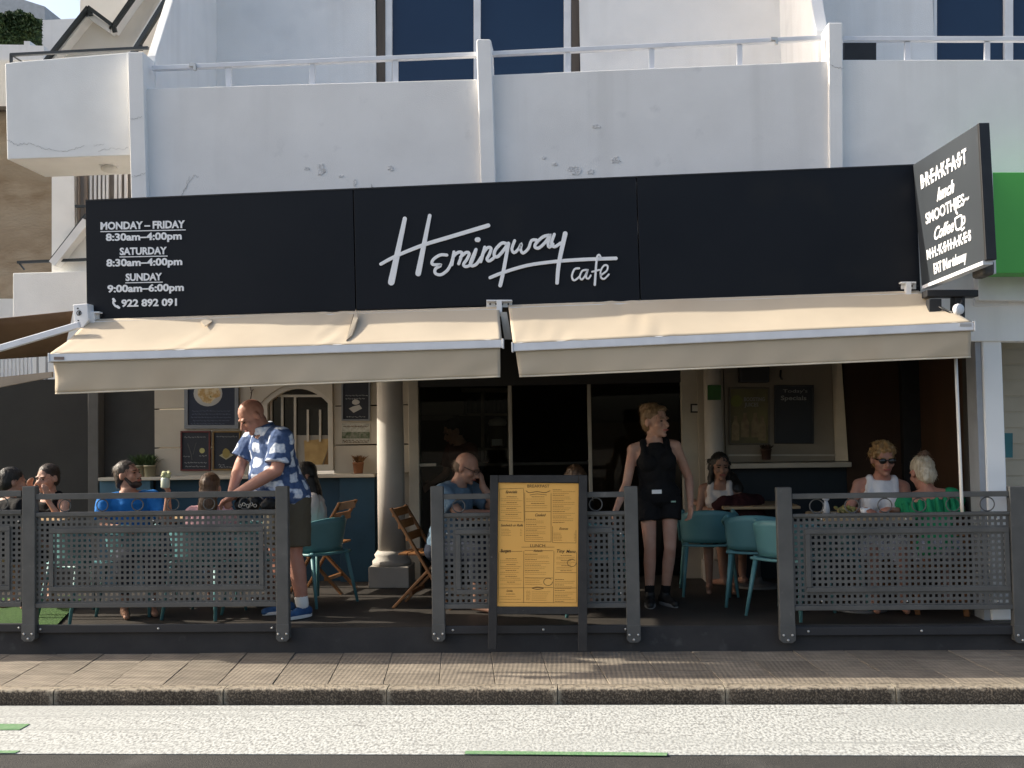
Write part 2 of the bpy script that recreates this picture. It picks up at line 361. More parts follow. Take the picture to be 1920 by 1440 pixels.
# parapets (left of the middle pillar, right of it, and of the next flat)
STAIN = M('flaking_stucco', (.83,.815,.795), .85, (.78,.765,.745), 2.5, bump=.3, bscale=120, col3=(.64,.63,.62), v3=5.5, lo3=.64, hi3=.84)
streaks(STAIN, (.66,.645,.62), .45, 6, .25)
MB().px([(270,166),(908,148),(908,420),(270,440)], YP, .16).build('parapet', STAIN, cb, bevel=.006)
MB().px([(909,141),(1562,114),(1562,400),(909,420)], YP, .16).build('parapet', STAIN, cb, bevel=.006)
MB().px([(1578,112),(2050,112),(2050,640),(1740,640),(1578,400)], YP+.02, .16).build('parapet', STUCCO, cb, bevel=.006)
MB().px([(893,76),(896,73),(918,73),(921,76),(932,400),(903,400)], YP-.045, .22).build('pillar', STUCCO, cb, bevel=.008)
MB().px([(1553,42),(1580,42),(1582,400),(1556,400)], YP-.03, .26).build('pillar', STUCCO, cb, bevel=.008)
MB().px([(239,97),(268,97),(283,640),(252,640)], YP-.05, .30).build('pillar', STUCCO, cb, bevel=.006)
# fallen plaster: shallow chips
CHIP = M('bare_plaster', (.52,.51,.50), .95, (.80,.79,.78), 60, bump=.8, bscale=120)
def chip(cx, cy, rx, ry, seed):
    rn = random.Random(seed); pts = []
    for k in range(16):
        a = 2*math.pi*k/16; q = rn.uniform(.45, 1.1); pts.append((cx+rx*q*math.cos(a), cy+ry*q*math.sin(a)))
    MB().px(pts, YP-.0035, .02).build('plaster_chip', CHIP, cb)
for i, a in enumerate([(602,318,9,14),(575,316,6,4),(665,342,3,9),(733,316,7,6),(640,330,5,3),(1078,318,14,10),(1118,237,9,5),(1040,308,8,4),(1155,300,10,8),(1108,322,9,6),(1020,296,5,3)]): chip(*a, i)
CRACK = M('crack', (.36,.35,.34), 1, (.24,.235,.23), 30)
def crack(pts, Y, w, parent):
    for i in range(len(pts)-1):
        pass
    b = MB(); rn = random.Random(len(pts)); P = [U(x, y, Y) for x, y in pts]; Q = []
    for i in range(len(P)-1):
        for k in range(6): Q.append(P[i].lerp(P[i+1], k/6) + Vector((rn.uniform(-.008,.008), 0, rn.uniform(-.010,.010))))
    Q.append(P[-1]); b.tube(Q, [w*.6*rn.uniform(.4, 1) for _ in Q], 5); return b.build('crack', CRACK, parent)
crack([(697,345),(698,352),(697,360)], YP-.002, .003, cb)
crack([(356,330),(348,350),(340,366)], YP-.002, .002, cb); crack([(344,362),(362,328),(372,332)], YP-.002, .0015, cb)
crack([(247,332),(260,328),(273,324)], YP-.052, .002, cb); crack([(243,223),(255,222),(266,218)], YP-.052, .002, cb)
crack([(1556,120),(1570,127),(1582,128)], YP-.032, .002, cb)
# sloping end walls (fins) between the balconies
def fin(x0, y0, x1, y1, xa, xb, Yn, Yf, ztop):
    """near foot given by two pixels (its thickness), rising towards the back"""
    a, b_ = U(x0, y0, Yn), U(x1, y1, Yn); w = b_.x-a.x; b = MB()
    poly = [(a.x, Yn, a.z-1.4), (a.x, Yn, a.z), (a.x, Yf, ztop), (a.x, Yf, a.z-1.4)]
    b.prism(poly, (w, 0, 0)); return b.build('end_wall', STUCCO, cb, bevel=.006)
YW = 9.85
fin(276, 105, 292, 105, 0, 0, YP+.17, YW+.3, 7.6)
fin(1530, 58, 1553, 58, 0, 0, YP+.24, YW+.3, 8.2)
# upper wall with the window, ceiling high above
xl, xr = U(276, 60, YP).x, U(1553, 60, YP).x
ww0, ww1 = U(704, 60, YW).x, U(1087, 60, YW).x
zt = 6.6; zf = 3.35
b = MB().box(xl, ww0, YW, YW+.2, zf-.2, zt); b.build('upper_wall', STUCCO, cb)
MB().box(ww1, xr, YW, YW+.2, zf-.2, zt).build('upper_wall', STUCCO, cb)
MB().box(xr+.16, U(1750,40,YW-.5).x, YW-.5, YW-.3, zf-.2, 8.6).build('upper_wall', STUCCO, cb)
MB().box(xl-.3, 9.2, YP+.17, YW+2, 2.95, 3.2).build('balcony_slab', STUCCO, cb)
MB().box(ww0-.1, ww1+.1, YW+1.2, YW+1.3, 3.2, zt).build('room_wall', M('room_dark', (.05,.05,.055), .9), cb)
WOODJ = M('dark_wood', (.11,.085,.065), .6, (.07,.055,.043), 14, stretch=(1,1,.1))
SKYGLASS = M('sky_reflection_glass', (.010,.030,.072), .06, (.012,.034,.078), 1.2, spec=.35)  # blue of the reflected sky is put into the base colour
win = MB().px([(706,-60),(722,-60),(722,177),(1072,177),(1072,-60),(1086,-60),(1086,190),(706,190)], YW+.02, .10).build('window', WOODJ, cb, bevel=.004)
MB().rpx(722,-60,735,175, YW+.03, .07).rpx(888,-60,901,175, YW+.028, .07).rpx(1057,-60,1071,175, YW+.03, .07).rpx(736,168,1056,175, YW+.034, .06).build('frame', WHITE, win, bevel=.004)
MB().rpx(735,-60,888,175, YW+.065, .012).build('pane', SKYGLASS, win)
MB().rpx(901,-60,1057,175, YW+.065, .012).build('pane', SKYGLASS, win)
# the neighbouring flat's window on the right
YW2 = YW-.5
x0 = xr+1.6; win2 = MB().px([(1750,-60),(1757,-60),(1757,141),(1884,141),(1884,-60),(1900,-60),(1900,150),(1750,150)], YW2+.02, .08).build('window', WHITE, cb, bevel=.004)
MB().rpx(1757,-60,1884,140, YW2+.06, .012).build('pane', SKYGLASS, win2); MB().rpx(1900,-60,2060,140, YW2+.06, .012).build('pane', SKYGLASS, win2)
MB().rpx(1583,78,1643,118, YW2-.32, .05).build('vent_opening', BLACK, cb)
# railings on the parapets
RAIL = WHITEMETAL
def railing(p0, p1, posts, Y, label_w=.034):
    a, c = U(*p0, Y), U(*p1, Y); rl = MB().bar(a, c, .036, .05).build('railing', RAIL, cb, bevel=.004)
    for x, ytop, ybot in posts: MB().rpx(x-5, ytop, x+5, ybot, Y-.012, .03).build('rail_post', RAIL, rl, bevel=.003)
railing((286,129),(897,103), [(428,126,164),(585,119,158),(741,113,154)], YP+.07)
railing((918,102),(1540,72), [(1065,98,140),(1222,90,132),(1387,83,125)], YP+.07)
railing((1580,74),(2050,74), [(1702,78,118),(1852,78,118)], YP+.09)
for x, y in ((361,121),(1453,72)):
    MB().rpx(x-7,y-3,x+5,y+3, YP+.03, .05).rpx(x+1,y+1,x+6,y+10, YP+.025, .03).build('rail_clamp', STEEL, cb)

# soffit of the overhang above the terrace, side wall at the right, rear room
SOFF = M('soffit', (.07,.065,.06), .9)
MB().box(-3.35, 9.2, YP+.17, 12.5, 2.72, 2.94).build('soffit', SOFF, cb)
# ================================================================ strokes and lettering
def crom(pts, step=4):
    out = []; n = len(pts)
    for i in range(n-1):
        p0, p1, p2, p3 = pts[max(i-1,0)], pts[i], pts[i+1], pts[min(i+2,n-1)]
        for k in range(step):
            t = k/step
            out.append(tuple(.5*((2*b)+(c-a)*t+(2*a-5*b+4*c-d)*t*t+(3*b-a-3*c+d)*t**3) for a, b, c, d in zip(p0, p1, p2, p3)))
    out.append(pts[-1]); return out
def stroke(b, pts, w, mapf, depth, lift=0.0):
    """a flat brush stroke; pts in pixels, w one width or (start, end); mapf(x, y, d) -> point d in front of the surface"""
    P = crom([tuple(map(float, p)) for p in pts]) if len(pts) > 2 else [tuple(map(float, p)) for p in pts]
    w0, w1 = w if isinstance(w, tuple) else (w, w); n = len(P); L, Rr = [], []
    for i, p in enumerate(P):
        q, r = P[max(i-1,0)], P[min(i+1,n-1)]; dx, dy = r[0]-q[0], r[1]-q[1]; d = math.hypot(dx, dy) or 1; h = (w0+(w1-w0)*i/(n-1))/2
        L.append((p[0]-dy/d*h, p[1]+dx/d*h)); Rr.append((p[0]+dy/d*h, p[1]-dx/d*h))
    def capf(c, f, h):
        a0 = math.atan2(f[1]-c[1], f[0]-c[0]); return [(c[0]+h*math.cos(a0-math.pi*k/6), c[1]+h*math.sin(a0-math.pi*k/6)) for k in range(1, 6)]
    E = capf(P[-1], L[-1], w1/2); S = capf(P[0], Rr[0], w0/2)
    ring = L + E + Rr[::-1] + S; m = len(ring); o = len(b.v)
    for x, y in ring: b.v.append(mapf(x, y, depth+lift))
    for x, y in ring: b.v.append(mapf(x, y, 0))
    for i in range(m): b.f.append((o+i, o+(i+1) % m, o+m+(i+1) % m, o+m+i))
    # front: strip between left and right plus the two caps
    nl = n; idxR = lambda i: o + nl + len(E) + (nl-1-i)
    for i in range(n-1): b.f.append((o+i, idxR(i), idxR(i+1), o+i+1))
    b.f.append(tuple([o+nl-1] + [o+nl+k for k in range(len(E))] + [idxR(n-1)]))
    b.f.append(tuple([idxR(0)] + [o+2*nl+len(E)+k for k in range(len(S))] + [o]))
FONT_CACHE = {}
def text_mb(body, bold=.02, shear=0, space=1.0):
    """Blender's own font as a flat outline: points (x, y), faces"""
    cu = bpy.data.curves.new('t', 'FONT'); cu.body = body; cu.size = 1; cu.offset = bold; cu.shear = shear; cu.space_character = space; cu.resolution_u = 3; cu.extrude = .01
    o = bpy.data.objects.new('t', cu); COL.objects.link(o); dg = bpy.context.evaluated_depsgraph_get(); dg.update()
    me = bpy.data.meshes.new_from_object(o.evaluated_get(dg)); vs = [v.co.copy() for v in me.vertices]; fs = [tuple(p.vertices) for p in me.polygons]
    bpy.data.objects.remove(o); bpy.data.meshes.remove(me); return vs, fs
def lettering(body, x0, x1, ybase, ycap, mapf, depth, mat, parent, bold=.02, shear=0, slope=0.0, space=1.0, name='lettering', cap=None):
    """text fitted between pixel columns x0 and x1; ybase at x0, cap height up to ycap; slope in pixels per pixel"""
    vs, fs = text_mb(body, bold, shear, space); a = min(v.x for v in vs); c = max(v.x for v in vs); H = cap or .70
    b = MB(); P = []
    for v in vs:
        x = x0 + (v.x-a)/(c-a)*(x1-x0); y = ybase + slope*(x-x0) - v.y/H*(ybase-ycap)
        P.append(mapf(x, y, depth if v.z > 0 else 0))
    b.add(P, fs); me = bpy.data.meshes.new(name); me.from_pydata([tuple(p) for p in b.v], [], b.f)
    return link(name, me, mat, parent)

# ================================================================ fascia sign
YS = 7.98
sign = thing('fascia_sign', 'long dark navy cafe sign board with white lettering above the awnings', 'sign', U(940, 600, YS))
def lerp2(a, b, t): return (a[0]+(b[0]-a[0])*t, a[1]+(b[1]-a[1])*t)
TL, TR, BR, BL = (160,377), (1716,310), (1726,546), (163,598)
cut = [0, (662-160)/1556, (1193-160)/1556, 1]
for i in range(3):
    a, c = cut[i] + (.0006 if i else 0), cut[i+1] - (.0006 if i < 2 else 0)
    MB().px([lerp2(TL,TR,a), lerp2(TL,TR,c), lerp2(BL,BR,c), lerp2(BL,BR,a)], YS, .12).build('panel', NAVY, sign, bevel=.002)
MB().px([(160,374.5),(1716,307.5),(1716,310),(160,377)], YS-.004, .15).build('top_trim', BLACK, sign)
for x, y in ((665,457),(668,541),(1197,455),(1195,500)): MB().lathe([(.006,0),(.006,.004)], (0,0,0), 8) and None
sm = lambda x, y, d: U(x, y, YS-.0005) + Vector((0, -d, 0))
SL = -.021
def sline(body, x0, x1, yb, h, under=False):
    lettering(body, x0, x1, yb, yb-h, sm, .006, LETTER, sign, bold=.032, slope=SL)
    if under:
        b = MB(); b.px([(x0-1,yb+3),(x1+1,yb+3+SL*(x1-x0)),(x1+1,yb+4.6+SL*(x1-x0)),(x0-1,yb+4.6)], YS-.005, .0045); b.build('underline', LETTER, sign)
sline('MONDAY – FRIDAY', 189, 347, 430.5, 13.5, True)
sline('8:30am–4:00pm', 199, 341, 451.5, 13)
sline('SATURDAY', 225, 313, 478, 13, True)
sline('8:30am–4:00pm', 200, 342, 499.5, 13)
sline('SUNDAY', 236, 304, 526.5, 13, True)
sline('9:00am–6:00pm', 202, 345, 548, 13)
sline('922 892 091', 228, 332, 575, 13)
b = MB(); stroke(b, [(214,562),(213,568),(217,574),(223,576)], (3.6,3.6), sm, .006); stroke(b, [(213,561),(215.5,564.5)], 4.6, sm, .006, .0006); stroke(b, [(220,574.5),(223.5,577)], 4.6, sm, .006, .0009); b.build('phone_symbol', LETTER, sign)
# the script name, stroke by stroke
zs = lambda pts: [(680+x/3.4286, 380+y/3.4286) for x, y in pts]
ST = [([(272,104),(185,512)],(26,42)), ([(432,84),(358,456)],(22,36)), ([(118,396),(210,347),(380,277),(560,222),(808,148)],(20,26)),
 ([(542,338),(498,338),(454,368),(450,398),(505,402),(470,425),(468,455),(505,464),(548,432),(574,380),(588,318)],19),
 ([(588,320),(574,400)],20), ([(582,350),(612,322),(638,322),(634,350),(618,394)],19), ([(630,352),(664,322),(686,328),(672,364),(650,396),(660,412),(690,402),(715,350),(730,302)],19),
 ([(728,304),(694,386),(704,408),(734,394),(764,350)],19), ([(736,240),(744,239)],30), ([(786,288),(760,380)],20), ([(770,336),(800,294),(826,294),(816,332),(800,364),(816,376),(846,354)],19),
 ([(930,268),(896,262),(856,302),(846,338),(866,350),(900,316),(936,266)],20), ([(938,264),(906,440),(885,534)],(22,24)), ([(820,484),(900,452),(1060,405),(1240,380),(1420,367),(1628,360)],(20,22)),
 ([(978,246),(960,298),(974,324),(1002,300),(1022,266),(1016,302),(1032,326),(1066,296),(1086,246),(1118,242)],18),
 ([(1198,212),(1160,222),(1116,262),(1108,288),(1136,292),(1178,252),(1206,208),(1192,262),(1200,288),(1224,268)],19), ([(1232,206),(1214,264),(1234,286),(1272,262)],19), ([(1302,202),(1262,390),(1250,518)],(30,22)),
 ([(1392,424),(1362,430),(1345,474),(1360,502),(1396,476)],12), ([(1444,434),(1412,440),(1396,478),(1410,496),(1434,464),(1448,430),(1436,480),(1452,490),(1466,470)],11),
 ([(1530,352),(1518,338),(1504,368),(1492,530)],(11,15)), ([(1474,446),(1522,434)],10), ([(1528,470),(1568,440),(1574,410),(1552,406),(1530,440),(1532,482),(1552,492),(1582,464)],11)]
b = MB()
for i, (p, w) in enumerate(ST):
    ww = tuple(q/3.4286 for q in w) if isinstance(w, tuple) else w/3.4286
    stroke(b, zs(p), ww, sm, .010, .0007*i)
b.build('script_lettering', LETTER, sign)

# ================================================================ projecting sign at the right
YN = 7.12          # its outer end stands nearer the street
proj = thing('projecting_sign', 'dark grey sign panel with white menu words standing out at the right end', 'sign', U(1780, 540, 7.5))
A, B_, C_, D_ = U(1712,309,YS-.01), U(1832,233,YN), U(1846,489,YN), U(1728,537,YS-.01)
PGREY = M('slate_sign', (.040,.047,.055), .45, (.032,.038,.046), 2.2, col3=(.075,.08,.085), v3=9, lo3=.62, hi3=.9, stretch=(1,1,.3))
nrm = (B_-A).cross(D_-A).normalized()
if nrm.x > 0: nrm = -nrm
MB().prism([A, B_, C_, D_], -nrm*.05).build('panel', PGREY, proj, bevel=.003)
e = (B_-A).normalized()
MB().prism([B_+e*.002+nrm*.004, B_+e*.028+nrm*.004, C_+e*.028+nrm*.004, C_+e*.002+nrm*.004], -nrm*.075).build('end_post', BLACK, proj, bevel=.004)
f_ = (C_-D_); MB().prism([D_.lerp(C_,.03)+nrm*.012, C_+nrm*.012, C_+nrm*.012+Vector((0,0,-.025)), D_.lerp(C_,.03)+nrm*.012+Vector((0,0,-.025))], -nrm*.07).build('bottom_trim', WHITEMETAL, proj)
def pm(u, v, d):
    """u along the panel, v down it, both 0..100"""
    u, v = u/100, v/100; return A.lerp(B_, u).lerp(D_.lerp(C_, u), v) + nrm*(d+.0005)
def pline(body, u0, u1, v, h, bold=.03, shear=0, slope=0, cap=None): lettering(body, u0, u1, v, v-h, pm, .006, LETTER, proj, bold, shear, slope, cap=cap)
pline('B·R·E·A·K·F·A·S·T', 12, 84, 23, 10.5, .035)
pline('lunch', 36, 64, 39.5, 9.5, .03, .45)
pline('SMOOTHIES~', 16, 84, 53, 8.5, .02)
pline('Coffee', 28, 60, 68.5, 9.5, .02, .45)
pline('M·I·L·K·S·H·A·K·E·S', 14, 84, 81, 7.5, .035)
pline('EAT IN', 24, 46, 94.5, 8, .03); pline('or takeaway', 47, 76, 94.5, 8, .02, .35)
b = MB(); cup = [[(62,60),(63,68),(68,69),(71,68),(72,60),(62,60)], [(72,62),(76,62),(76,66),(72,67)], [(66,57),(64,54),(66,51)], [(72,71),(75,70)]]
for i, p in enumerate(cup): stroke(b, p, 1.6, pm, .006, .0006*i)
b.build('cup_symbol', LETTER, proj)
# ironwork under the projecting sign
MB().rpx(1738,543,1835,556, 7.75, .12).rpx(1790,556,1810,640, 7.78, .10).rpx(1742,560,1766,590, 7.75, .08).build('support_beam', BLACK, proj, bevel=.006)
MB().rpx(1842,488,1866,516, 7.25, .20).build('cable_box', M('dusty_black', (.05,.048,.045), .7, (.10,.09,.08), 25), proj, bevel=.02)
MB().tube([U(1760,575,7.75), U(1784,588,7.72), U(1800,575,7.72), U(1806,558,7.75)], .006).build('cable', BLACK, proj, True)
c0 = U(1797, 580, 7.6); _ = MB().lathe([(.004,-.02),(.038,-.018),(.040,.018),(.004,.02)], (0,0,0), 16)
o = MB().lathe([(.004,-.02),(.036,-.018),(.040,0),(.036,.018),(.004,.02)], (0,0,0), 18).build('pulley', WHITEMETAL, proj, True); o.matrix_parent_inverse = proj.matrix_basis.inverted(); o.matrix_basis = Matrix.Translation(c0) @ Matrix.Rotation(R(90), 4, 'X') @ Matrix.Rotation(R(25), 4, 'Y')

# ================================================================ awnings
CANVAS = M('beige_canvas', (.62,.52,.385), .9, (.57,.475,.35), 3, bump=.12, bscale=240, sheen=.2, col3=(.56,.45,.32), v3=2.2, lo3=.6, hi3=.85)
translucent(CANVAS, (.64,.53,.39), .18)
HEM = M('pale_hem', (.72,.64,.50), .85)
YA = 7.60
def awning(label, bl, br, fl, fr, vl, vr, seams, seed):
    """bl/br: where the canvas leaves the sign; fl/fr: front bar; vl/vr: lower edge of the valance"""
    a = thing('awning', label, 'awning', U((fl[0]+fr[0])/2, (fl[1]+fr[1])/2, YA), 0, 'beige awnings of the cafe')
    P0, P1, Q0, Q1 = U(*bl, YS-.03), U(*br, YS-.03), U(*fl, YA), U(*fr, YA); rn = random.Random(seed); W = (Q1-Q0).length
    def canopy(u, v):
        p = P0.lerp(P1, u).lerp(Q0.lerp(Q1, u), v); x = u*W
        sag = -.014*math.sin(math.pi*v)*(1+.5*math.sin(x*2.1+seed)) - .006*math.sin(math.pi*v)*math.sin(x*5.3+v*2+seed*2)
        wr = .004*math.sin(x*40+v*9)*max(0, 1-abs(u-.0)*14)*v + .003*math.sin(x*46-v*12)*max(0, 1-abs(1-u)*14)*v
        for s in seams: wr += .0045*math.sin((x-s[0])*34+v*8)*max(0, 1-abs(x-s[0]-s[1]*(v-.5))*5)*(v if s[2] else 1)
        return p + Vector((0, 0, sag+wr))
    MB().grid(canopy, 120, 14).build('canopy', CANVAS, a, True, solid=.003)
    dn = Vector((0, 0, -1))
    MB().prism([Q0+dn*-.004, Q1+dn*-.004, Q1+dn*.056, Q0+dn*.056], (0, .055, 0)).build('front_bar', WHITEMETAL, a, bevel=.006)
    for q, s in ((Q0, -1), (Q1, 1)): MB().box(q.x+(0 if s > 0 else -.012), q.x+(.012 if s > 0 else 0), q.y-.006, q.y+.062, q.z-.062, q.z+.008).build('end_cap', WHITE, a, bevel=.003)
    V0, V1 = U(*vl, YA+.03), U(*vr, YA+.03); T0, T1 = Q0+Vector((.015,.025,-.055)), Q1+Vector((-.015,.025,-.055))
    def val(u, v):
        p = T0.lerp(T1, u).lerp(V0.lerp(V1, u), v); x = u*W
        e_ = max(0, 1-u*9)+max(0, 1-(1-u)*9)
        w_ = v*(.010*math.sin(x*1.7+seed)+.006*math.sin(x*4.1+seed*3)) + .016*e_*math.sin(v*5+x*9)*v + .004*v*math.sin(x*17+v*4+seed)
        return p + Vector((0, w_, 0))
    MB().grid(val, 110, 8).build('valance', CANVAS, a, True, solid=.003)
    MB().tube([val(i/110, 1.0) for i in range(111)], .006, 6).build('hem', HEM, a, True)
    for u in (.12, .88):
        s = P0.lerp(P1, u)+Vector((0,.0,-.10)); e_ = Q0.lerp(Q1, .5+(u-.5)*.9)+Vector((0,.07,-.03)); k = s.lerp(e_, .5)+Vector((.35 if u < .5 else -.35, 0, -.03))
        MB().bar(s, k, .035, .05).bar(k, e_, .03, .045).build('folding_arm', WHITEMETAL, a, bevel=.006)
    MB().bar(P0+Vector((.01,.0,-.05)), P1+Vector((-.01,.0,-.05)), .06, .05).build('roller', WHITEMETAL, a)
    return a
awl = awning('beige awning on the left with a torn flap and crease', (166,599),(936,575),(93,664),(941,637),(105,738),(938,706), [((385-93)/245*.9, -.25, 1), (2.05, .1, 0)], 1)
awr = awning('unbroken beige awning at the right beneath the blank sign panel', (953,572),(1722,545),(962,644),(1826,604),(974,706),(1822,669), [(.95, .2, 0), (.25, .3, 1)], 2)
# torn seam flaps on the left awning
YM = lambda t: YS-.03 + (YA-(YS-.03))*t
b = MB(); p = [U(392,600,YM(.10))+Vector((0,0,.02)), U(376,612,YM(.25))+Vector((0,0,.035)), U(384,616,YM(.38))+Vector((0,0,.012)), U(398,604,YM(.2))+Vector((0,0,.005))]
b.prism(p, (0,.0,.004)).build('torn_flap', CANVAS, awl)
b = MB(); b.prism([U(668,583,YS-.06), U(651,640,YM(.85)), U(661,632,YM(.72)), U(672,600,YM(.3))], (0,-.02,.012)).build('torn_flap', CANVAS, awl)
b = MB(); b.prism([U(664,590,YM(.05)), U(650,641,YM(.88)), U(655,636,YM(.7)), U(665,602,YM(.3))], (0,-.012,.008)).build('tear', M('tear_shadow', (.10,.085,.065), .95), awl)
# makers' plates and wall brackets
PLATE = M('small_plate', (.22,.17,.15), .6); MB().rpx(101,669,120,674.5, YA-.004, .003).build('maker_plate', PLATE, awl); MB().rpx(1800,606,1822,612, YA-.004, .003).build('maker_plate', M('small_plate2', (.45,.44,.43), .6), awr)
def bracket(x, y, par, w=24):
    MB().rpx(x-w, y-6, x+w, y+6, YS-.016, .014).rpx(x-w, y-8, x+w, y-5, YS-.06, .058).rpx(x-5, y-6, x+5, y+22, YS-.06, .05).build('bracket', WHITE, par, bevel=.002)
    for q in (-17, -6, 6, 17):
        k = MB().rpx(x+q-1.4, y-1.6, x+q+1.4, y+1.6, YS-.020, .005); k.build('bolt', BLACK, par)
bracket(936, 570, awr); bracket(1704, 536, awr, 14); bracket(172, 592, awl, 14)
bar_g = MB().px([(938,585),(950,585),(960,636),(946,636)], YS-.1, .04).build('arm_end', M('dull_alloy', (.40,.39,.36), .5, metal=.3), awr)
hs = MB().px([(136,571),(164,569),(166,600),(150,622),(140,618)], YS-.10, .16).build('end_housing', WHITE, awl, bevel=.006)
b = MB(); b.ring(U(148,587,YS-.103), .018, .0025, 12, 5); b.rpx(147,584,150,590, YS-.106, .004).rpx(144,577,147,579, YS-.104, .003).rpx(145,600,148,602, YS-.104, .003).build('crank_eye', BLACK, awl)
# crank rod hanging from the right awning
rod = tag(MB().tube([U(1792,672,YA+.14), U(1803,935,YA+.16), U(1804,960,YA+.16)], .012, 8).build('awning_crank_rod', M('cream_rod', (.72,.69,.62), .4), None, True), 'thin cream crank rod hanging below the right awning', 'rod')

# the neighbour's brown awning on the left, seen from below
BROWN = M('brown_canvas', (.16,.095,.055), .9, (.12,.07,.04), 4, bump=.1, bscale=200)
nb = thing('awning', 'brown neighbouring awning seen from below at the left edge', 'awning', U(40, 640, 8.2))
N0, N1, N2, N3 = U(-420,640,8.12), U(137,583,8.12), U(118,666,8.62), U(-420,700,8.62)
def nbf(u, v): p = N0.lerp(N1, u).lerp(N3.lerp(N2, u), v); return p + Vector((0, 0, -.02*math.sin(math.pi*v)))
MB().grid(nbf, 30, 6).build('canopy', BROWN, nb, True, solid=.004)
MB().bar(U(150,609,7.80), U(-30,662,7.80), .05, .04).build('folding_arm', WHITEMETAL, nb, bevel=.006)
MB().px([(-420,745),(-10,708),(97,697),(97,707),(-10,728),(-420,800)], 8.9, .03).build('rear_bar', M('tan_bar', (.38,.31,.24), .6), nb)
# ================================================================ buildings to the left
lb = thing('neighbour_building', 'pale building with boxed balconies and zigzag stair walls at the left', 'building', (-4.6, 10.5, 0))
WSTUC = M('warm_stucco', (.87,.865,.84), .85, (.80,.795,.77), 2.5, bump=.25, bscale=130, col3=(.72,.71,.69), v3=3.5, lo3=.62, hi3=.85)
YL = 8.3
bal = MB().px([(9,119),(25,116),(239,98),(244,291),(13,299)], YL, .62).build('balcony', WSTUC, lb, bevel=.008)
crack([(13,262),(24,268),(30,272),(42,269),(60,269),(78,277),(98,281),(118,284),(140,279),(158,273)], YL-.002, .0022, bal); crack([(175,273),(195,270)], YL-.002, .0016, bal); crack([(185,282),(205,279),(228,280),(240,276)], YL-.002, .0022, bal)
DKRAIL = M('dark_rail', (.022,.028,.032), .45, (.03,.036,.04), 10)
MB().bar(U(20,103,YL+.08), U(278,90,YL+.05), .022, .03).bar(U(21,102,YL+.08), U(21,118,YL+.08), .02, .02).bar(U(22,104,YL+.1), U(42,116,YL+.4), .012, .012).build('handrail', DKRAIL, bal)
# lamp under the balcony
lc = U(206, 312, YL+.30); lamp = MB().box(lc.x-.075, lc.x+.055, lc.y-.05, lc.y+.06, lc.z-.0, lc.z+.03).build('soffit_lamp', WHITE, lb, bevel=.006); MB().ell((lc.x-.005, lc.y, lc.z-.02), (.07,.055,.035)).build('diffuser', M('lamp_glass', (.75,.74,.70), .3), lamp, True)
# wall and louvred window under it
MB().px([(97,320),(139,320),(141,508),(97,510)], YL+1.35, .12).build('wall', WSTUC, lb)
lou = MB().rpx(140,318,250,470, YL+1.40, .03).build('louvred_window', M('grey_shade', (.24,.22,.20), .8), lb)
for i, x in enumerate((168,176,184,192,199,214,222,233)): MB().rpx(x, 318, x+(4 if i < 5 else 5), 380, YL+1.36, .02).build('slat', WHITE, lou)
MB().rpx(146,318,149,420, YL+1.33, .02).rpx(158,318,163,420, YL+1.34, .02).build('window_frame', M('brown_frame', (.20,.16,.13), .7), lou); MB().rpx(140,384,165,389, YL+1.30, .02).build('window_bar', DKRAIL, lou)
# lower balcony beside the sign
lo2 = MB().px([(24,512),(170,508),(170,608),(24,608)], YL+1.15, .12).build('balcony', WSTUC, lb, bevel=.006)
MB().bar(U(33,492,YL+1.2), U(175,486,YL+1.2), .024, .03).bar(U(35,492,YL+1.2), U(46,506,YL+1.2), .014, .014).build('handrail', DKRAIL, lo2)
def stair(pts, rail, Y, w, th, name):
    """a zigzag stair wall: coping along pts, wall face below"""
    b = MB(); b.px(pts + [(pts[-1][0], 170), (pts[0][0]-40, 170)], Y, .10); o = b.build('stair_wall', M('beige_stucco', (.76,.73,.68), .9, (.70,.67,.62), 3, bump=.2, bscale=120), lb)
    c = MB(); h = MB()
    for i in range(len(pts)-1):
        c.bar(U(*pts[i], Y-.03), U(*pts[i+1], Y-.03), w, .22)
        h.bar(U(*rail[i], Y-.17), U(*rail[i+1], Y-.17), .038, .05)
    for p, q in zip(pts[1:-1], rail[1:-1]): h.bar(U(*q, Y-.17), U(p[0], p[1]-2, Y-.15), .04, .04)
    c.build('coping', WHITE, o); h.build('handrail', DKRAIL, o)
stair([(66,165),(171,32),(216,63),(268,-12),(300,-50)], [(50,160),(166,14),(213,49),(256,-12),(285,-50)], 11.0, .062, .1, 'a')
stair([(240,140),(268,92),(330,-10)], [(228,135),(256,90),(318,-10)], 9.6, .075, .1, 'b')
# lower flight seen between the balconies
b = MB().px([(100,494),(162,412),(170,520),(100,520)], YL+1.28, .05).build('stair_wall', WSTUC, lb); MB().bar(U(98,486,YL+1.27), U(163,402,YL+1.27), .025, .035).build('handrail', DKRAIL, b); MB().bar(U(103,496,YL+1.2), U(166,416,YL+1.2), .07, .12).build('coping', WHITE, b)
MB().rpx(150,-40,242,150, 12.2, .3).build('tower_wall', STUCCO, lb); MB().rpx(278,-60,298,30, 12.0, .3).rpx(262,-60,320,-1, 12.4, .2).build('tower_wall', WHITE, lb)
MB().rpx(280,36,300,60, 11.0, .1).build('dark_recess', BLACK, lb)
# unseen block added above the view to shade the right end wall
MB().box(-10, -3.75, 9.45, 10.8, 6.7, 11.5).build('added_shade_block', WSTUC, lb, bevel=.01)
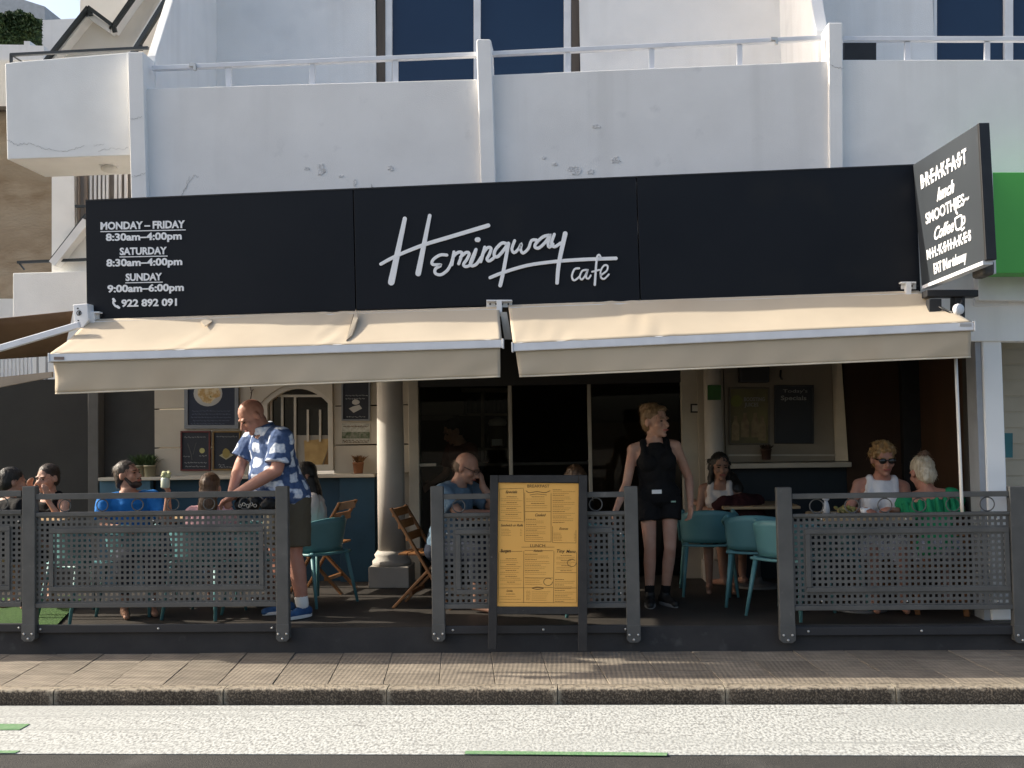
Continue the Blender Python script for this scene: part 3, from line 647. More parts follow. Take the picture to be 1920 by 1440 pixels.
# white wall and pale balusters seen under the brown awning
gap = thing('railing_fence', 'white baluster fence glimpsed under the brown awning', 'fence', U(40, 740, 11.6))
for i in range(9): MB().rpx(-6+i*7.4, 655, -2+i*7.4+1, 712, 11.6, .03).build('baluster', WHITE, gap)
MB().rpx(-60, 652, 66, 657, 11.6, .03).rpx(-60, 708, 66, 714, 11.6, .03).build('rail', WHITE, gap)
MB().rpx(-400,560,180,740, 12.6, .15).build('wall', WSTUC, lb)
for jx_ in (24, 68, 85): MB().rpx(jx_,668,jx_+2.2,712, 11.9, .03).build('wall_joint', M('joint_grey', (.4,.4,.4), .8), lb)
# stained concrete wall
CONC = M('stained_concrete', (.36,.29,.21), .95, (.25,.185,.12), 3.2, detail=10, bump=.9, bscale=18, stretch=(1,1,2.2), col3=(.40,.34,.26), v3=1.6, lo3=.5, hi3=.8)
rw = thing('retaining_wall', 'brown stained concrete wall behind the balcony at the left', 'wall', U(40, 520, 12.9))
MB().rpx(-300,200,140,640, 12.9, .3).build('wall_face', CONC, rw); MB().rpx(-300,112,120,199, 12.95, .3).build('upper_band', WSTUC, rw); MB().rpx(-300,199,140,206, 12.82, .4).build('ledge', M('ledge_shade', (.12,.10,.08), .9), rw)
for z in (): MB().rpx(-300, z, 140, z+1.2, 12.895, .01).build('board_mark', M('ledge_shade', (.12,.10,.08), .9), rw)
# hillside: far building, hedge, white wall
fb = thing('far_building', 'grey far building on the hill behind the hedge', 'building', U(30, 100, 36))
MB().px([(-200,-20),(40,-2),(84,12),(84,130),(-200,130)], 36, 3).build('wall', M('far_grey', (.42,.46,.50), .9), fb)
fb2 = thing('far_building', 'low white far building beside the clipped hedge', 'building', U(110, 110, 30))
MB().px([(78,38),(152,34),(152,150),(78,150)], 30, 2).build('wall', STUCCO, fb2)
fw = tag(MB().px([(-120,82),(45,84),(45,77),(56,77),(56,85),(82,86),(82,160),(-120,160)], 27, .4).build('garden_wall', STUCCO, None), 'white garden wall below the hedge at the top left', 'wall')
hg = thing('hedge', 'clipped dark green hedge on the hill at top left', 'hedge', U(30, 84, 28.5))
rn = random.Random(5); b = MB(); LEAF = M('hedge_leaf', (.045,.085,.025), .7, (.02,.045,.014), 3, col3=(.12,.16,.05), v3=2, lo3=.6, hi3=.75)
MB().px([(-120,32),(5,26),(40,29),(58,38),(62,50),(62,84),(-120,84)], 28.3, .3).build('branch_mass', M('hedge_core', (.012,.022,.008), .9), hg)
for k in range(9000):
    x = rn.uniform(-60, 78); top = 24 + (max(0, x-40)**2)*.012 + 2*math.sin(x*.3) + 2*math.sin(x*.11+1); y = rn.uniform(top, 86); Y = rn.uniform(27.6, 28.5)
    if rn.random() < .25: y = top + rn.uniform(-1, 4)
    c = U(x, y, Y); s = rn.uniform(.03, .075); a = Vector((rn.gauss(0,1), rn.gauss(0,1), rn.gauss(0,1))).normalized()*s; d = a.cross(Vector((rn.gauss(0,1), rn.gauss(0,1), rn.gauss(0,1)))).normalized()*s*.7
    b.add([c-a, c+d*.6, c+a, c-d*.6], [(0,1,2,3)])
b.build('foliage', LEAF, hg)

# ================================================================ right neighbour
rb = thing('neighbour_shop', 'white shopfront with a green fascia and column at the right edge', 'building', (4.3, 8.2, 0))
GREEN = M('green_fascia', (.11,.50,.09), .5, (.10,.46,.085), 2)
MB().px([(1860,323),(2060,323),(2060,512),(1866,512)], 7.86, .2).build('fascia', GREEN, rb, bevel=.004); MB().px([(1856,321),(1861,321),(1868,513),(1863,513)], 7.84, .22).build('fascia_edge', WHITE, rb)
MB().px([(1833,515),(2060,515),(2060,565),(1835,563)], 8.14, .45).build('beam', WHITE, rb, bevel=.006)
cxa, cxb = U(1834,760,8.24).x, U(1880,760,8.24).x
MB().box(cxa+.045, cxb+.01, 8.24, 8.48, FLOOR, U(1850,560,8.24).z).build('column', M('column_white', (.87,.87,.86), .6, (.82,.82,.81), 2, col3=(.70,.70,.69), v3=4, lo3=.66, hi3=.8), rb, bevel=.012)
MB().box(cxa+.0, cxa+.044, 8.26, 8.46, FLOOR, U(1850,560,8.24).z-.004).build('column_side', M('column_grey', (.34,.36,.39), .6), rb)
MB().box(cxa-.02, cxb+.06, 8.21, 8.51, U(1850,575,8.24).z, U(1850,561,8.24).z).build('capital', WHITE, rb, bevel=.008)
SHUT = M('beige_shutter', (.50,.45,.35), .7, (.45,.40,.31), 4)
sh = MB().rpx(1878,560,2100,1140, 9.2, .1).build('shutter', SHUT, rb)
for i in range(17): MB().rpx(1878, 566+i*30, 2100, 592+i*30, 9.192, .03).build('slat', SHUT, sh, bevel=.002)
MB().rpx(1888,566,1960,628, 8.9, .2).build('meter_box', M('meter_box', (.16,.15,.14), .6), rb, bevel=.008); MB().rpx(1896,572,1906,600, 8.88, .03).build('box_door', M('meter_dark', (.07,.065,.06), .6), rb)
MB().rpx(1880,812,1899,858, 8.9, .02).build('poster', M('teal_poster', (.04,.17,.19), .6), rb)

# ================================================================ terrace: rear wall
YB = 10.6
CREAM = M('cream_wall', (.46,.405,.32), .8, (.41,.36,.285), 3, bump=.08, bscale=80)
GREYW = M('dark_grey_wall', (.034,.033,.030), .85, (.029,.028,.026), 3, bump=.1, bscale=60)
DKBLUE = M('navy_wainscot', (.012,.050,.085), .6, (.010,.042,.072), 5)
TRIM = M('cream_trim', (.50,.45,.365), .6)
def zpx(y, Y, x=700): return U(x, y, Y).z
x_ = lambda px: XP(px, YB)
zs_top = 2.75; z_sill = zpx(895, YB, 450)
# low dark screen wall at the far left
dw = thing('screen_wall', 'dark grey screen wall behind the tables at the left', 'wall', (x_(60), YB, FLOOR))
MB().box(-9, x_(170), YB-.02, YB+.12, FLOOR, zpx(712, YB, 60)).build('wall_panel', GREYW, dw); MB().box(x_(170)+.003, x_(190), YB-.07, YB+.12, FLOOR, zs_top-.01).build('pilaster', M('grey_pilaster', (.105,.100,.092), .8), dw, bevel=.006); MB().box(x_(190)+.003, x_(288), YB+.06, YB+.16, FLOOR, zs_top-.012).build('wall_panel', M('grey_panel', (.045,.043,.039), .85), dw)
# cream boarded wall: separate boards with grooves
zc = [z_sill+.02, zpx(840, YB, 310), zpx(767, YB, 310), zpx(690, YB, 310)]
wx = [x_(290), x_(490), x_(626), x_(777)]
zw0, zw1 = zpx(872, YB, 560), zpx(724, YB, 560)
for i in range(3):
    MB().box(wx[0], wx[1]-.003, YB, YB+.12, zc[i]+.006, zc[i+1]-.006 if i < 2 else zs_top).build('wall_board', CREAM, cb, bevel=.004)
    MB().box(wx[2]+.003, wx[3], YB, YB+.12, zc[i]+.006, zc[i+1]-.006 if i < 2 else zs_top).build('wall_board', CREAM, cb, bevel=.004)
MB().box(wx[0]+.01, wx[3]-.01, YB+.09, YB+.14, FLOOR, z_sill+.02).build('wall_core', CREAM, cb)
MB().box(wx[0]+.005, x_(707), YB+.02, YB+.085, FLOOR, z_sill-.01).build('wainscot', DKBLUE, cb)
MB().box(x_(195), x_(707), YB-.14, YB+.05, z_sill-.012, z_sill+.022).build('sill', TRIM, cb, bevel=.006)
MB().box(x_(195), x_(289), YB-.10, YB-.02, FLOOR, z_sill-.014).build('wainscot', M('pale_blue_wainscot', (.05,.12,.17), .6), cb)
MB().box(x_(640), x_(705), YB-.08, YB+.015, FLOOR, z_sill-.014).build('wainscot', DKBLUE, cb, bevel=.004)
# arched window with bars
arc = []
xa, xb_ = wx[1], wx[2]; r_ = (xb_-xa)/2
b = MB(); n_ = 16
def arch(x0, x1, zspring, rise, n=16): return [(x0+(x1-x0)*i/n, zspring + rise*math.sin(math.pi*i/n)**.8) for i in range(n+1)]
zsp = zpx(757, YB, 560); rise = .20
outer = arch(xa, xb_, zsp, rise); inner = arch(xa+.075, xb_-.05, zsp, rise-.05)
b.prism([(xa-.002, YB-.03, zs_top)] + [(x, YB-.03, z) for x, z in outer] + [(xb_+.002, YB-.03, zs_top)], (0, .15, 0)).build('wall_board', CREAM, cb)
awn = MB(); 
aw_ = thing('arched_window', 'arched window with white bars behind the bald standing man', 'window', ((xa+xb_)/2, YB, zw0))
pts_o = [(xa, zw0-.06)] + outer + [(xb_, zw0-.06)]; pts_i = [(xa+.075, zw0)] + inner + [(xb_-.05, zw0)]
b = MB(); m_ = len(pts_o)
b.add([(x, YB-.02, z) for x, z in pts_o] + [(x, YB-.02, z) for x, z in pts_i] + [(x, YB+.08, z) for x, z in pts_o] + [(x, YB+.08, z) for x, z in pts_i],
      [f for i in range(m_) for j in [(i+1) % m_] for f in ((i, j, m_+j, m_+i), (2*m_+j, 2*m_+i, 3*m_+i, 3*m_+j), (m_+i, m_+j, 3*m_+j, 3*m_+i), (j, i, 2*m_+i, 2*m_+j))])
b.build('frame', TRIM, aw_, bevel=.003)
MB().prism([(x, YB+.05, z) for x, z in pts_i][::-1], (0, .01, 0)).build('pane', M('dark_pane', (.012,.012,.012), .12, spec=.5), aw_)
for px_ in (508, 529, 553): MB().rpx(px_-2.2, 744, px_+2.2, 870, YB+.02, .014).build('bar', TRIM, aw_)
for px_ in (577, 600): MB().rpx(px_-2, 768, px_+2, 828, YB+.02, .014).build('bar', TRIM, aw_)
MB().rpx(490,740,622,744.5, YB+.014, .02).build('transom', TRIM, aw_)
MB().rpx(530,816,622,872, YB+.036, .008).build('lower_pane', M('frosted_pane', (.30,.27,.22), .4), aw_)
MB().px([(570,826),(620,822),(612,850),(604,872),(572,872)], YB+.028, .004).build('brown_reflection', M('brown_reflection', (.42,.28,.11), .8, (.33,.21,.08), 14), aw_); MB().px([(621,822),(624,872),(606,872),(613,850)], YB+.030, .004).build('reflection_edge', M('dark_reflection', (.16,.09,.03), .8), aw_)  # brown reflection in the pane, painted as thin sheets
# sconce-like wire ornament above the man
tag(MB().tube([U(468,722,YB-.03), U(472,735,YB-.04), U(470,748,YB-.05)], .006).tube([U(475,730,YB-.03), U(470,737,YB-.05)], .005).build('wire_hook', M('rust_wire', (.10,.07,.05), .6), None, True), 'small rusty wire hook above the arched window', 'hook')

# columns
def column(px, Y, w, label, ptop, pbase):
    c = thing('column', label, 'column', (XP(px, Y), Y, FLOOR))
    x, y = XP(px, Y), Y; r = w/2
    MB().box(x-r*1.55, x+r*1.55, y-r*1.55, y+r*1.55, FLOOR, FLOOR+.20).build('plinth', COLM, c, bevel=.01)
    MB().lathe([(r*1.5,.2),(r*1.5,.24),(r*1.25,.27),(r*1.35,.30),(r*1.12,.34)], (x,y,FLOOR), 28).build('base_ring', COLM, c, True)
    prof = [(r*1.06,.34),(r*1.05,1.2),(r,1.9),(r,2.10)]
    MB().lathe(prof, (x,y,FLOOR), 32).build('shaft', COLM, c, True)
    MB().lathe([(r,2.10),(r*1.18,2.115),(r*1.18,2.14),(r,2.155),(r,2.2),(r*1.2,2.24),(r*1.5,2.3),(r*1.5,2.34)], (x,y,FLOOR), 32).build('capital', COLM, c, True)
    MB().box(x-r*1.6, x+r*1.6, y-r*1.6, y+r*1.6, FLOOR+2.34, 2.718).build('abacus', COLM, c, bevel=.01)
    return c
COLM = M('painted_column', (.52,.475,.42), .7, (.46,.42,.37), 4, bump=.06, bscale=50)
column(733, 10.28, .25, 'round painted column left of the dark doorway', 0, 0)
column(1340, 10.45, .17, 'slim pale column between the doorway and posters', 0, 0)
# doorway: jambs, sliding door frames, glass
jm = TRIM
dj = thing('sliding_door', 'dark glass sliding doors in a pale frame behind the menu stand', 'door', (x_(1000), YB, FLOOR))
def vbar(p0, p1, Y, th, z0=FLOOR, z1=zs_top-.015, mat=None, name='frame', par=None): return MB().box(XP(p0, Y), XP(p1, Y), Y, Y+th, z0, z1).build(name, mat or jm, par or dj, bevel=.004)
vbar(767, 786, YB-.03, .16); vbar(1281, 1312, YB-.03, .16); vbar(955, 962, YB+.02, .05); vbar(1104, 1111, YB+.05, .05)
MB().box(XP(786,YB)+.002, XP(1281,YB)-.002, YB-.02, YB+.10, zpx(722, YB, 1000), zs_top-.016).build('head', M('dark_head', (.03,.028,.026), .7), dj)
GL = glass('door_glass', (.72,.74,.72))
MB().box(XP(787,YB), XP(954,YB), YB+.04, YB+.05, FLOOR+.02, zpx(724,YB,900)).build('pane', GL, dj); MB().box(XP(1112,YB), XP(1280,YB), YB+.07, YB+.08, FLOOR+.02, zpx(724,YB,1200)).build('pane', GL, dj)
MB().box(XP(787,YB), XP(818,YB), YB-.01, YB+.03, zpx(869,YB,800)-.03, zpx(869,YB,800)).build('handle', TRIM, dj, bevel=.004)
# the dark room behind
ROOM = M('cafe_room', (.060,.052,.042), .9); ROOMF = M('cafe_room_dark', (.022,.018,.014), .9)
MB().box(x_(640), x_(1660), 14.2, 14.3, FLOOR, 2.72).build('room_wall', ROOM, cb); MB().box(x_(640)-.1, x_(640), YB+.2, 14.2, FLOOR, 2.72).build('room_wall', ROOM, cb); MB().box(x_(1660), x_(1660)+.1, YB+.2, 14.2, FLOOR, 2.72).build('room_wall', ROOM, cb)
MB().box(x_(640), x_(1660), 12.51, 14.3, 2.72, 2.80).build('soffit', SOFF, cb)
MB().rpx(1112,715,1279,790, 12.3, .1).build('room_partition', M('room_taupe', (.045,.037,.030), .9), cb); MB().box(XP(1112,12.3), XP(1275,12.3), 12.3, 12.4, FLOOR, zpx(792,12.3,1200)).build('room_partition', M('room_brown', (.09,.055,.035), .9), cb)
# shelf with bottles, counter
shf = thing('bottle_shelf', 'pale wall shelf with dark bottles inside the doorway', 'shelf', (XP(925,13.2), 13.2, FLOOR))
SHM = M('shelf_wood', (.30,.26,.20), .7)
for px_ in (902, 951): MB().rpx(px_, 735, px_+5, 960, 13.2, .25).build('upright', SHM, shf)
for py in (775, 840): MB().rpx(860, py, 952, py+4, 13.19, .27).build('shelf_board', SHM, shf)
MB().rpx(865,728,952,735, 13.2, .2).build('shelf_board', SHM, shf)
BOT = M('bottle_dark', (.02,.025,.018), .15); 
b0 = None
def bottle_mesh(): return MB().lathe([(.028,0),(.032,.01),(.032,.13),(.026,.155),(.012,.18),(.012,.225),(.014,.23),(.010,.235)], (0,0,0), 12).mesh('bottle', True)
BM_ = bottle_mesh(); WORLDMODE = False
for i, px_ in enumerate((870,880,890,911,919,927,935,944)):
    o = link('bottle', BM_, BOT); p = U(px_, 775, 13.26); o.location = (p.x, 13.27, p.z+.003); tag(o, ('leftmost','second','third','fourth','fifth','sixth','seventh','rightmost')[i] + ' dark bottle in the row on the upper shelf inside the doorway', 'bottle', 'bottles on the upper shelf'); o.scale = (1,1,.9+.2*((i*37) % 5)/5)
for i, px_ in enumerate((915,945)):
    o = link('bottle', BM_, BOT); p = U(px_, 840, 13.26); o.location = (p.x, 13.27, p.z+.003); o.scale = (1.3,1.3,1.1); tag(o, ('left','right')[i] + ' one of two dark bottles flanking the white-capped jar', 'bottle', 'bottles on the lower shelf')
WORLDMODE = True
p = U(932, 840, 13.1); jar = thing('jar', 'made-up white-capped jar standing in for a bright reflection', 'jar', (p.x, 13.22, p.z+.003))
MB().lathe([(.06,0),(.09,.02),(.10,.12),(.095,.25),(.06,.30)], (p.x,13.22,p.z+.003), 16).build('body', M('jar_brown', (.12,.085,.05), .4), jar, True); MB().lathe([(.10,.27),(.115,.30),(.10,.35),(.03,.37)], (p.x,13.22,p.z+.003), 16).build('cap', WHITE, jar, True); MB().box(p.x-.065,p.x+.065,13.105,13.125,p.z+.03,p.z+.11).build('label_paper', WHITE, jar)  # jar invented to stand in for a bright white reflection in the doorway
ct = thing('counter', 'dark bar counter inside the doorway behind the glass', 'counter', (XP(850,12.6), 12.6, FLOOR))
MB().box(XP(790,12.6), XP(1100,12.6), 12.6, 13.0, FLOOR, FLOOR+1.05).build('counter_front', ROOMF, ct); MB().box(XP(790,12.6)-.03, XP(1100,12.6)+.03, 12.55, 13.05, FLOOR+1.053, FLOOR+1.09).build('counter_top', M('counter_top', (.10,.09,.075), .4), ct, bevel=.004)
hood = tag(MB().rpx(790,752,870,778, 12.9, .3).rpx(790,779,850,788, 12.88, .25).build('extractor_hood', M('dull_metal_hood', (.14,.13,.11), .5), None, bevel=.006), 'dull metal hood hanging over the dark counter', 'hood')

# right part of the rear wall
YR = 10.5
SHADECREAM = M('shaded_cream_wall', (.27,.23,.175), .8, (.24,.20,.155), 3)  # cream wall again, with the dimness of the deep interior put into its colour
xr_ = lambda px: XP(px, YR)
zr0 = zpx(868, YR, 1450)
MB().box(xr_(1362), xr_(1566), YR, YR+.12, zr0+.01, zs_top-.01).build('wall_board', SHADECREAM, cb, bevel=.004)
MB().prism([(xr_(1566)+.002, YR-.001, zr0+.01), (xr_(1586), YR-.12, zr0+.01), (xr_(1575), YR-.12, zs_top-.011), (xr_(1566)+.002, YR-.001, zs_top-.011)], (0, .11, 0)).build('wall_return', TRIM, cb, bevel=.003)
MB().box(xr_(1312)+.002, xr_(1361), YR+.02, YR+.14, FLOOR, zs_top-.013).build('wall_board', CREAM, cb)
MB().box(xr_(1360), xr_(1590), YR-.16, YR+.05, zr0-.045, zr0+.004).build('sill', TRIM, cb, bevel=.008)
MB().rpx(1366,852,1570,855, YR-.012, .012).build('dado_rail', TRIM, cb)
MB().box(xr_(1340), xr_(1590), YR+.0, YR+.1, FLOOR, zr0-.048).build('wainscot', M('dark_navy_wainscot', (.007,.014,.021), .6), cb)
BRW = M('brown_wall', (.060,.030,.016), .75, (.050,.025,.013), 6, stretch=(1,1,.15)); 
MB().box(xr_(1588), xr_(1690), YR-.02, YR+.1, FLOOR, zs_top-.014).build('brown_panel', BRW, cb)
MB().box(xr_(1690)+.003, xr_(1724), YR-.10, YR+.1, FLOOR, zs_top-.014).build('black_post', BLACK, cb); MB().box(xr_(1724)+.003, xr_(1840)-.2, YR-.02, YR+.1, FLOOR, zs_top-.014).build('brown_panel', M('brown_wall2', (.085,.050,.025), .75, (.07,.04,.02), 6, stretch=(1,1,.15)), cb)
MB().box(XP(1800,9.4), XP(1800,9.4)+.06, 9.0, YR-.03, FLOOR, zs_top-.014).build('brown_panel', BRW, cb)
# dark frame at the right end of the terrace with a slit of the next shop behind
MB().px([(1810,600),(1828,600),(1842,1165),(1822,1165)], 8.52, .10).build('end_post', M('end_post_dark', (.040,.037,.033), .7), cb, bevel=.01)
MB().rpx(1796,660,1812,1120, 9.6, .08).build('end_post', M('umber_post', (.085,.070,.050), .8), cb)
MB().rpx(1780,650,1960,1140, 9.9, .05).build('side_wall', SHUT, cb); MB().px([(1806,770),(1826,778),(1826,850),(1812,846)], 9.86, .02).build('teal_patch', M('teal_poster', (.04,.17,.19), .6), cb)
# ================================================================ perforated fence
YF = 8.08
def perforated(b, x0, x1, z0, z1, Y, th, pitch=.0424, hole=.50):
    nx = max(2, round((x1-x0)/pitch)); nz = max(2, round((z1-z0)/pitch))
    def lines(a, c, n):
        s = (c-a)/n; out = [a]
        for i in range(n): out += [a+s*(i+(1-hole)/2), a+s*(i+(1+hole)/2)]
        return out + [c]
    xs, zs_ = lines(x0, x1, nx), lines(z0, z1, nz); W = len(xs); o = len(b.v); H = len(zs_); N = W*H
    for y in (Y, Y+th):
        for z in zs_:
            for x in xs: b.v.append(Vector((x, y, z)))
    I = lambda i, j, k=0: o + k*N + j*W + i
    for j in range(H-1):
        for i in range(W-1):
            if i % 2 == 1 and j % 2 == 1:
                for (p, q) in (((i,j),(i+1,j)), ((i+1,j),(i+1,j+1)), ((i+1,j+1),(i,j+1)), ((i,j+1),(i,j))): b.f.append((I(*q), I(*p), I(*p,1), I(*q,1)))
            else:
                b.f.append((I(i,j), I(i+1,j), I(i+1,j+1), I(i,j+1))); b.f.append((I(i,j,1), I(i,j+1,1), I(i+1,j+1,1), I(i+1,j,1)))
    return b
def bolt_mesh(): return MB().lathe([(.0095,0),(.0095,.003),(.006,.007),(.002,.008)], (0,0,0), 10).mesh('bolt', True)
BOLT = bolt_mesh()
def bolt(px, py, par, Y):
    o = link('bolt', BOLT, STEEL, par); p = U(px, py, Y); o.matrix_basis = Matrix.Translation(p) @ Matrix.Rotation(R(90), 4, 'X'); return o
def post(x0, x1, ytop, ybot, par, foot=True):
    xc = XP((x0+x1)/2, YF-.03, (ytop+ybot)/2+40); w = (x1-x0)/248/2
    zt_, zb = U((x0+x1)/2, ytop, YF-.03).z, U((x0+x1)/2, ybot, YF-.03).z
    o = MB().box(xc-w, xc+w, YF-.03, YF+.035, zb+.03, zt_).build('post', FENCE, par, bevel=.006)
    if foot:
        MB().prism([(xc-w-.001, YF-.034, zb+.13), (xc+w+.001, YF-.034, zb+.13), (xc+w+.001, YF-.034, zb+.02), (xc+w*.6, YF-.034, zb), (xc-w*.6, YF-.034, zb), (xc-w-.001, YF-.034, zb+.02)][::-1], (0, .07, 0)).build('foot_plate', FENCE, o, bevel=.003)
        for dx, dz in ((-.032,.058),(.032,.058),(0,.022)):
            k = link('bolt', BOLT, STEEL, o); k.matrix_basis = Matrix.Translation((xc+dx, YF-.034, zb+dz)) @ Matrix.Rotation(R(90), 4, 'X')
    return xc, w
def fence(label, pl, pr, ytop, ysec, ybot, ybeam, inner, rings, bolts, panel_bolts):
    """pl, pr: pixel extents of the two posts (or None); rails by their pixel rows"""
    fo = thing('terrace_fence', label, 'fence', (XP((pl[1]+pr[0])/2, YF), YF, 0), 0, 'grey perforated fence sections along the terrace')
    if pl[2]: post(pl[0], pl[1], pl[2], pl[3], fo)
    if pr[2]: post(pr[0], pr[1], pr[2], pr[3], fo)
    ym = 1040; xm = (pl[1]+pr[0])/2
    x0 = XP(pl[1], YF, ym)-.008; x1 = XP(pr[0], YF, ym)+.008
    Z = lambda y: U(xm, y, YF).z
    MB().box(x0, x1, YF-.018, YF+.018, Z(ytop[1]), Z(ytop[0])).build('top_rail', FENCE, fo, bevel=.004)
    MB().box(x0, x1, YF-.020, YF+.020, Z(ysec[1]), Z(ysec[0])).build('middle_rail', FENCE, fo, bevel=.004)
    MB().box(x0, x1, YF-.020, YF+.020, Z(ybot[1]), Z(ybot[0])).build('bottom_rail', FENCE, fo, bevel=.004)
    perforated(MB(), x0+.002, x1-.002, Z(ybot[0])+.001, Z(ysec[1])-.001, YF-.003, .0025).build('perforated_panel', FENCE, fo)
    ix0, iy0, ix1, iy1 = inner; a, c, z0, z1 = XP(ix0, YF, ym), XP(ix1, YF, ym), Z(iy1), Z(iy0); t = .036; Yi = YF-.016
    MB().box(a, c, Yi, Yi+.012, z1-t, z1).build('inset_frame', FENCE, fo, bevel=.003); MB().box(a, c, Yi, Yi+.012, z0, z0+t).build('inset_frame', FENCE, fo, bevel=.003)
    MB().box(a, a+t, Yi, Yi+.012, z0+t+.001, z1-t-.001).build('inset_frame', FENCE, fo, bevel=.003); MB().box(c-t, c, Yi, Yi+.012, z0+t+.001, z1-t-.001).build('inset_frame', FENCE, fo, bevel=.003)
    zr = (Z(ytop[1])+Z(ysec[0]))/2; rr = (Z(ytop[1])-Z(ysec[0]))/2 - .004
    for x in rings: MB().ring((XP(x, YF, 945), YF, zr), rr, .0045).build('ring', FENCE, fo, True)
    MB().box(x0, x1, Y_STEP-.05, Y_STEP-.018, Z(ybeam[1]), Z(ybeam[0])).build('base_beam', M('base_beam', (.030,.030,.033), .5), fo, bevel=.004)
    zb_ = (Z(ybeam[0])+Z(ybeam[1]))/2
    for x in bolts:
        k = link('bolt', BOLT, STEEL, fo); k.matrix_basis = Matrix.Translation((XP(x, YF), Y_STEP-.050, zb_)) @ Matrix.Rotation(R(90), 4, 'X')
    for x, y in panel_bolts:
        k = link('bolt', BOLT, STEEL, fo); k.matrix_basis = Matrix.Translation((XP(x, YF, y), YF-.003, U(x, y, YF).z)) @ Matrix.Rotation(R(90), 4, 'X'); k.scale = (.7,.7,.7)
    return fo
fence('grey perforated fence section cut off by the left edge', (-455,-430,912,1203), (40,66,None,None), (923,934), (959,967), (1130,1139), (1171,1186), (-410,989,20,1108), (-385,-320,-255,-190,-125,-60,4), (36,), ((35,977),(35,1124)))
fence('long grey perforated fence section in front of the left tables', (40,66,912,1203), (517,541,912,1203), (923,934), (958,966), (1129,1138), (1171,1186), (93,989,495,1107), (122,192,258,325,392,460), (76,296,508), ((112,976),(288,976),(474,976),(112,1124),(288,1124),(474,1124)))
fence('short grey perforated fence section behind the menu stand', (809,833,912,1203), (1174,1199,912,1205), (924,934), (960,967), (1131,1140), (1173,1188), (855,991,1149,1113), (860,1117), (845,1014,1167), ((838,1000),(838,1112),(1164,1000),(1164,1112)))
fence('grey perforated fence section in front of the woman in green', (1461,1489,914,1206), (1900,1928,912,1206), (923,933), (961,967), (1134,1143), (1175,1191), (1510,990,1892,1109), (1531,1597,1659,1723,1787,1851), (1508,1719,1912), ((1540,973),(1698,973),(1869,973),(1541,1127),(1701,1127),(1871,1127)))
# short return fence at the right end
rf = thing('terrace_fence', 'short dark fence return running back at the right edge', 'fence', (XP(1865, 8.5), 8.5, FLOOR), 0, None)
xq = XP(1864, 8.62, 1000)
MB().box(xq-.05, xq+.05, 8.62, 8.72, FLOOR, U(1868,912,8.6).z).build('post', M('return_post', (.035,.035,.037), .6), rf, bevel=.006)
MB().box(xq-.02, xq+.02, 8.16, 8.62, U(1868,935,8.3).z, U(1868,925,8.3).z).build('rail', FENCE, rf)

# ================================================================ menu stand
YB0, YB1 = 7.93, 8.02
def bz(y): return YB1 + (YB0-YB1)*(y-890)/330          # leans back a little
def ub(x, y, d=0): return U(x, y, bz(y)-d)
stand = thing('menu_stand', 'black wooden menu stand with a yellow menu in front of the fence', 'sign', ub(1008, 1219))
STW = M('black_painted_wood', (.020,.019,.019), .6, (.030,.028,.027), 12, bump=.2, bscale=60, col3=(.25,.23,.20), v3=30, lo3=.70, hi3=.78)
def bp(pts, d, th, name, mat, par=stand, bev=.003):
    P = [ub(x, y, d) for x, y in pts]; return MB().prism(P[::-1], (0, th, 0)).build(name, mat, par, bevel=bev)
bp([(919,891),(934,891),(931,1218),(915,1218)], 0, .045, 'stile', STW); bp([(1085,891),(1101,891),(1101,1221),(1084,1221)], 0, .045, 'stile', STW)
bp([(934.5,891),(1084.5,891),(1084.5,905),(934.5,905)], -.002, .04, 'top_rail', STW); bp([(931,1138),(1084.5,1138),(1084.5,1152),(931,1152)], -.002, .04, 'bottom_rail', STW)
bp([(934,904),(1085,904),(1085,1139),(932,1139)], -.026, .012, 'backing_board', STW)
YEL = M('yellow_menu', (.80,.43,.105), .7, (.76,.395,.09), 2)
menu = bp([(934.5,905),(1085,906.5),(1083,1137.5),(931,1137)], -.018, .004, 'menu_sheet', YEL, bev=0)
INK = M('brown_ink', (.12,.055,.014), .8); INK2 = M('dark_ink', (.045,.022,.010), .8)
mm = lambda x, y, d: ub(x, y, -.0175+d)
LX = lambda u: 900 + u*(220/905.)      # zoomed coordinates of the sheet
LY = lambda v: 880 + v*(350/1440.)
def mtext(body, u0, u1, v, h, mat, bold=.0, shear=0, slope=0): lettering(body, LX(u0), LX(u1), LY(v), LY(v)-h, mm, .001, mat, menu, bold, shear, slope)
mtext('BREAKFAST', 365, 535, 140, 5.4, INK, .0); mtext('LUNCH', 388, 502, 600, 5.6, INK, .0)
mtext('Sandwich or Rolls', 160, 332, 440, 4.4, INK2, .01, .35); mtext('Specials', 196, 288, 184, 5, INK2, .01, .4); mtext('Cooked', 425, 508, 362, 5.0, INK2, .005, .4); mtext('Extras', 612, 680, 466, 4.4, INK2, .0, .3)
mtext('Burgers', 160, 238, 640, 6, INK2, .015, .2); mtext('Tiny', 592, 655, 642, 6, INK2, .005, .3); mtext('Menu', 665, 738, 645, 6, INK2, .005, .3); mtext('Salads', 412, 484, 636, 4, INK2, .005, .4); mtext('Drinks', 205, 252, 945, 4, INK2, .0, .3)
def mrule(name, segs, w, mat):
    b = MB()
    for i, (u0, v0, u1, v1) in enumerate(segs):
        stroke(b, [(LX(u0), LY(v0)), (LX(u1), LY(v1))], w, mm, .0008, .00002*(i % 7))
    o = b.build(name, mat, menu); o['kind'] = 'stuff'; return o
